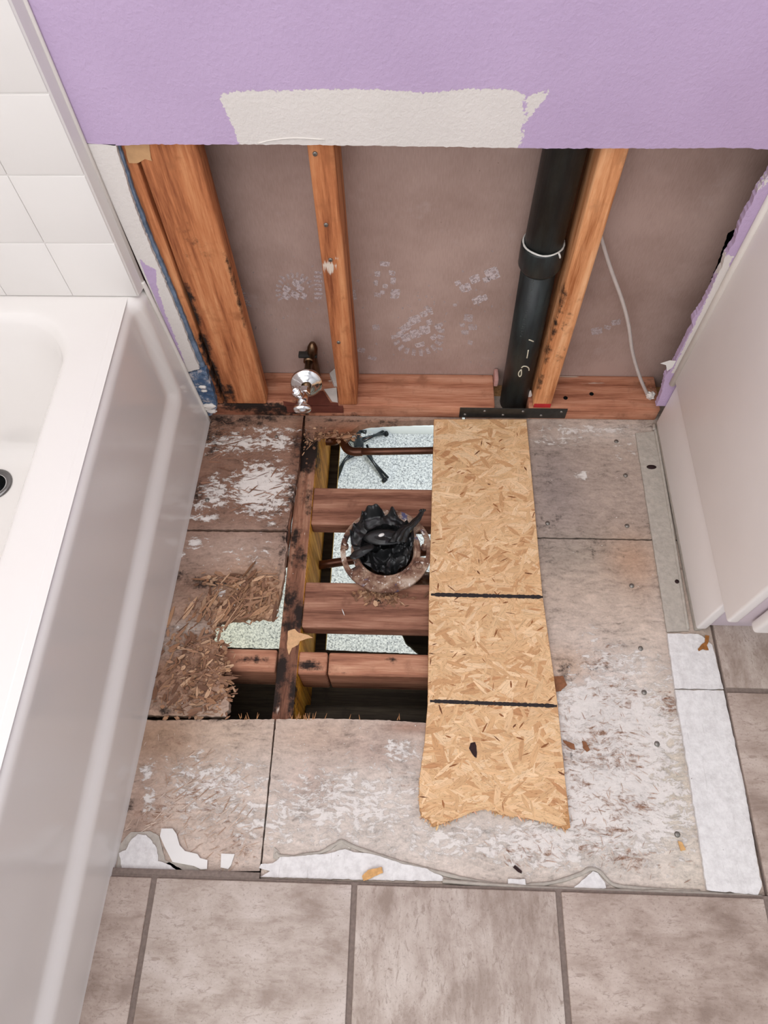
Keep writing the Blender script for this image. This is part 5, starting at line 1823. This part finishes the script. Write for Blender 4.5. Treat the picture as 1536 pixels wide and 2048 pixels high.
V1, F1 = tube([(0.6585, -0.0165, 0.140), (0.6585, -0.0165, 0.5), (0.6585, -0.0165, 0.775)], 0.0062, 10)
put('caulk_bead', V1, F1, M_CAULK, va, True)
V1, F1 = tube(bez([PZ(1308, 858, 0.012), PZ(1311, 862, 0.006), PZ(1340, 1030, 0.004), PZ(1376, 1258, 0.004)], 8), 0.003, 8)
put('caulk_bead', V1, F1, M_GREYMORTAR, va, True)
c = PZ(1306, 852, 0.012)

# ================================================================== LOOSE SCRAPS
q = [(323, 1657), (345, 1657), (353, 1668), (359, 1690), (370, 1702), (395, 1708), (400, 1716), (415, 1720), (414, 1738), (402, 1739), (388, 1732), (345, 1724), (330, 1695), (320, 1672)]
o = plate('paper_scrap', [P2(x, y, 0.004) for x, y in q], FLOOR, 0.0030, 0.0044, M_PAPER, None, 0.008)
tag(o, 'curved white paper scrap near the tub beside the tile edge', 'scrap')
q = [(442, 1707), (469, 1708), (462, 1730), (456, 1738), (441, 1735)]
o = plate('paper_scrap', [P2(x, y, 0.004) for x, y in q], FLOOR, 0.0012, 0.0032, M_PAPER)
tag(o, 'small four-sided white scrap at the tile edge right of the curved one', 'scrap')
q = [(724, 1752), (736, 1740), (755, 1736), (764, 1734), (766, 1746), (750, 1752), (734, 1760), (727, 1762)]
o = plate('wood_chip', ragged([P2(x, y, 0.008) for x, y in q], 0.0006, 0.003), FLOOR, 0.0052, 0.0085, plain('fresh_wood_chip', c8(204, 158, 104), 0.8, 0.2, var=0.2, scale=200))
tag(o, 'tan wood chip lying on the white mortar at the middle tile edge', 'wood chip')
q = [(1411, 1270), (1419, 1271), (1417, 1285), (1414, 1290), (1418, 1300), (1412, 1300), (1406, 1298), (1398, 1302), (1396, 1298), (1404, 1288), (1410, 1284)]
o = plate('paper_scrap', [P2(x, y, 0.008) for x, y in q], FLOOR, 0.0066, 0.0074, M_BROWNPAPER)
tag(o, 'torn brown paper scrap at the cabinet corner on the white strip', 'scrap')
q = [(1356, 1682), (1364, 1684), (1372, 1700), (1362, 1702)]
o = plate('wood_chip', [P2(x, y, 0.003) for x, y in q], FLOOR, 0.0012, 0.0032, plain('yellow_wood_chip', c8(206, 162, 108), 0.8, 0.2, var=0.15, scale=200))
tag(o, 'small yellow wood chip near the lower right corner of the stripped board', 'wood chip')
for q, lb in [([(1102, 1383 - 30), (1126, 1352), (1134, 1370), (1122, 1382), (1108, 1384)], 'dark brown bark-like chip poking out under the right edge of the plank'),
              ([(1126, 1480), (1148, 1488), (1150, 1500), (1140, 1496), (1128, 1486)], 'reddish brown flake right of the plank beside the second marker line'),
              ([(1164, 1482), (1172, 1484), (1180, 1500), (1174, 1504), (1166, 1496)], 'reddish brown flake farther right of the plank')]:
    o = plate('wood_flake', ragged([P2(x, y, 0.002) for x, y in q], 0.0005, 0.003), FLOOR, 0.0012, 0.0026, plain('dark_flake', c8(132, 88, 62), 0.85, 0.2, var=0.2, scale=200))
    tag(o, lb, 'wood flake')
o = plate('wood_flake', [P2(x, y, 0.002) for x, y in [(1026, 1735), (1030, 1730), (1044, 1742), (1043, 1747), (1036, 1744)]], FLOOR, 0.0012, 0.0024, M_KNOT)
tag(o, 'small black flake on the pale board near the tile edge below the plank', 'wood flake')
a, b = PZ(684, 1218, -0.0205), PZ(689, 1231, -0.0205)
o = put('splinter', *tube([a, a.lerp(b, 0.5) + Vector((0, 0, 0.0006)), b], [0.0004, 0.0011, 0.0003], 6), M_PAPER)
tag(o, 'thin pale splinter lying on the wood block in front of the toilet flange', 'splinter')
# crumbs scattered over the work area
cr = []
for k in range(420):
    px, py = random.choice([(random.uniform(270, 600), random.uniform(845, 1440)), (random.uniform(540, 850), random.uniform(1445, 1730)), (random.uniform(1070, 1500), random.uniform(880, 1780)), (random.uniform(440, 1300), random.uniform(752, 806))])
    z = 0.0390 if py < 810 else 0.0012
    if py < 810 and (960 < px < 1075 or px < 540):
        continue
    if 425 < px < 860 and 1230 < py < 1440 or px > 1330 and py < 1270:
        continue
    c = PZ(px, py, z)
    if c.x < -0.25 or py < 812 or (px < 1150 and py > 830 and 0.17 < c.x < 0.43 and c.y > -0.82):
        continue
    s = random.uniform(0.0005, 0.0014)
    cr.append(lathe([(s, 0), (s * 0.7, s), (0, s * 1.1)], c, (random.uniform(-.6, .6), random.uniform(-.6, .6), 1), 5, 1, random.uniform(0.5, 1)))
o = put('crumbs', *join(*cr), M_CAULK, None, False, None, 'stuff')
tag(o, 'white crumbs scattered over the stripped boards', 'debris')
cr = []
for k in range(26):                                   # stray splinters on the near edge of the hole
    x = random.choice([random.uniform(560, 850), random.uniform(470, 520), random.uniform(580, 650)])
    c = PZ(x, 1438 + random.uniform(-2, 2), 0.0005)
    cr.append(tube([c, c + Vector((random.uniform(-0.004, 0.004), random.uniform(0.004, 0.012), random.uniform(0.001, 0.006)))], [0.0008, 0.0002], 4))
put('edge_splinters', *join(*cr), plain('splinter_wood', c8(176, 128, 88), 0.8, 0.2, var=0.2), PD, False, None, 'stuff')
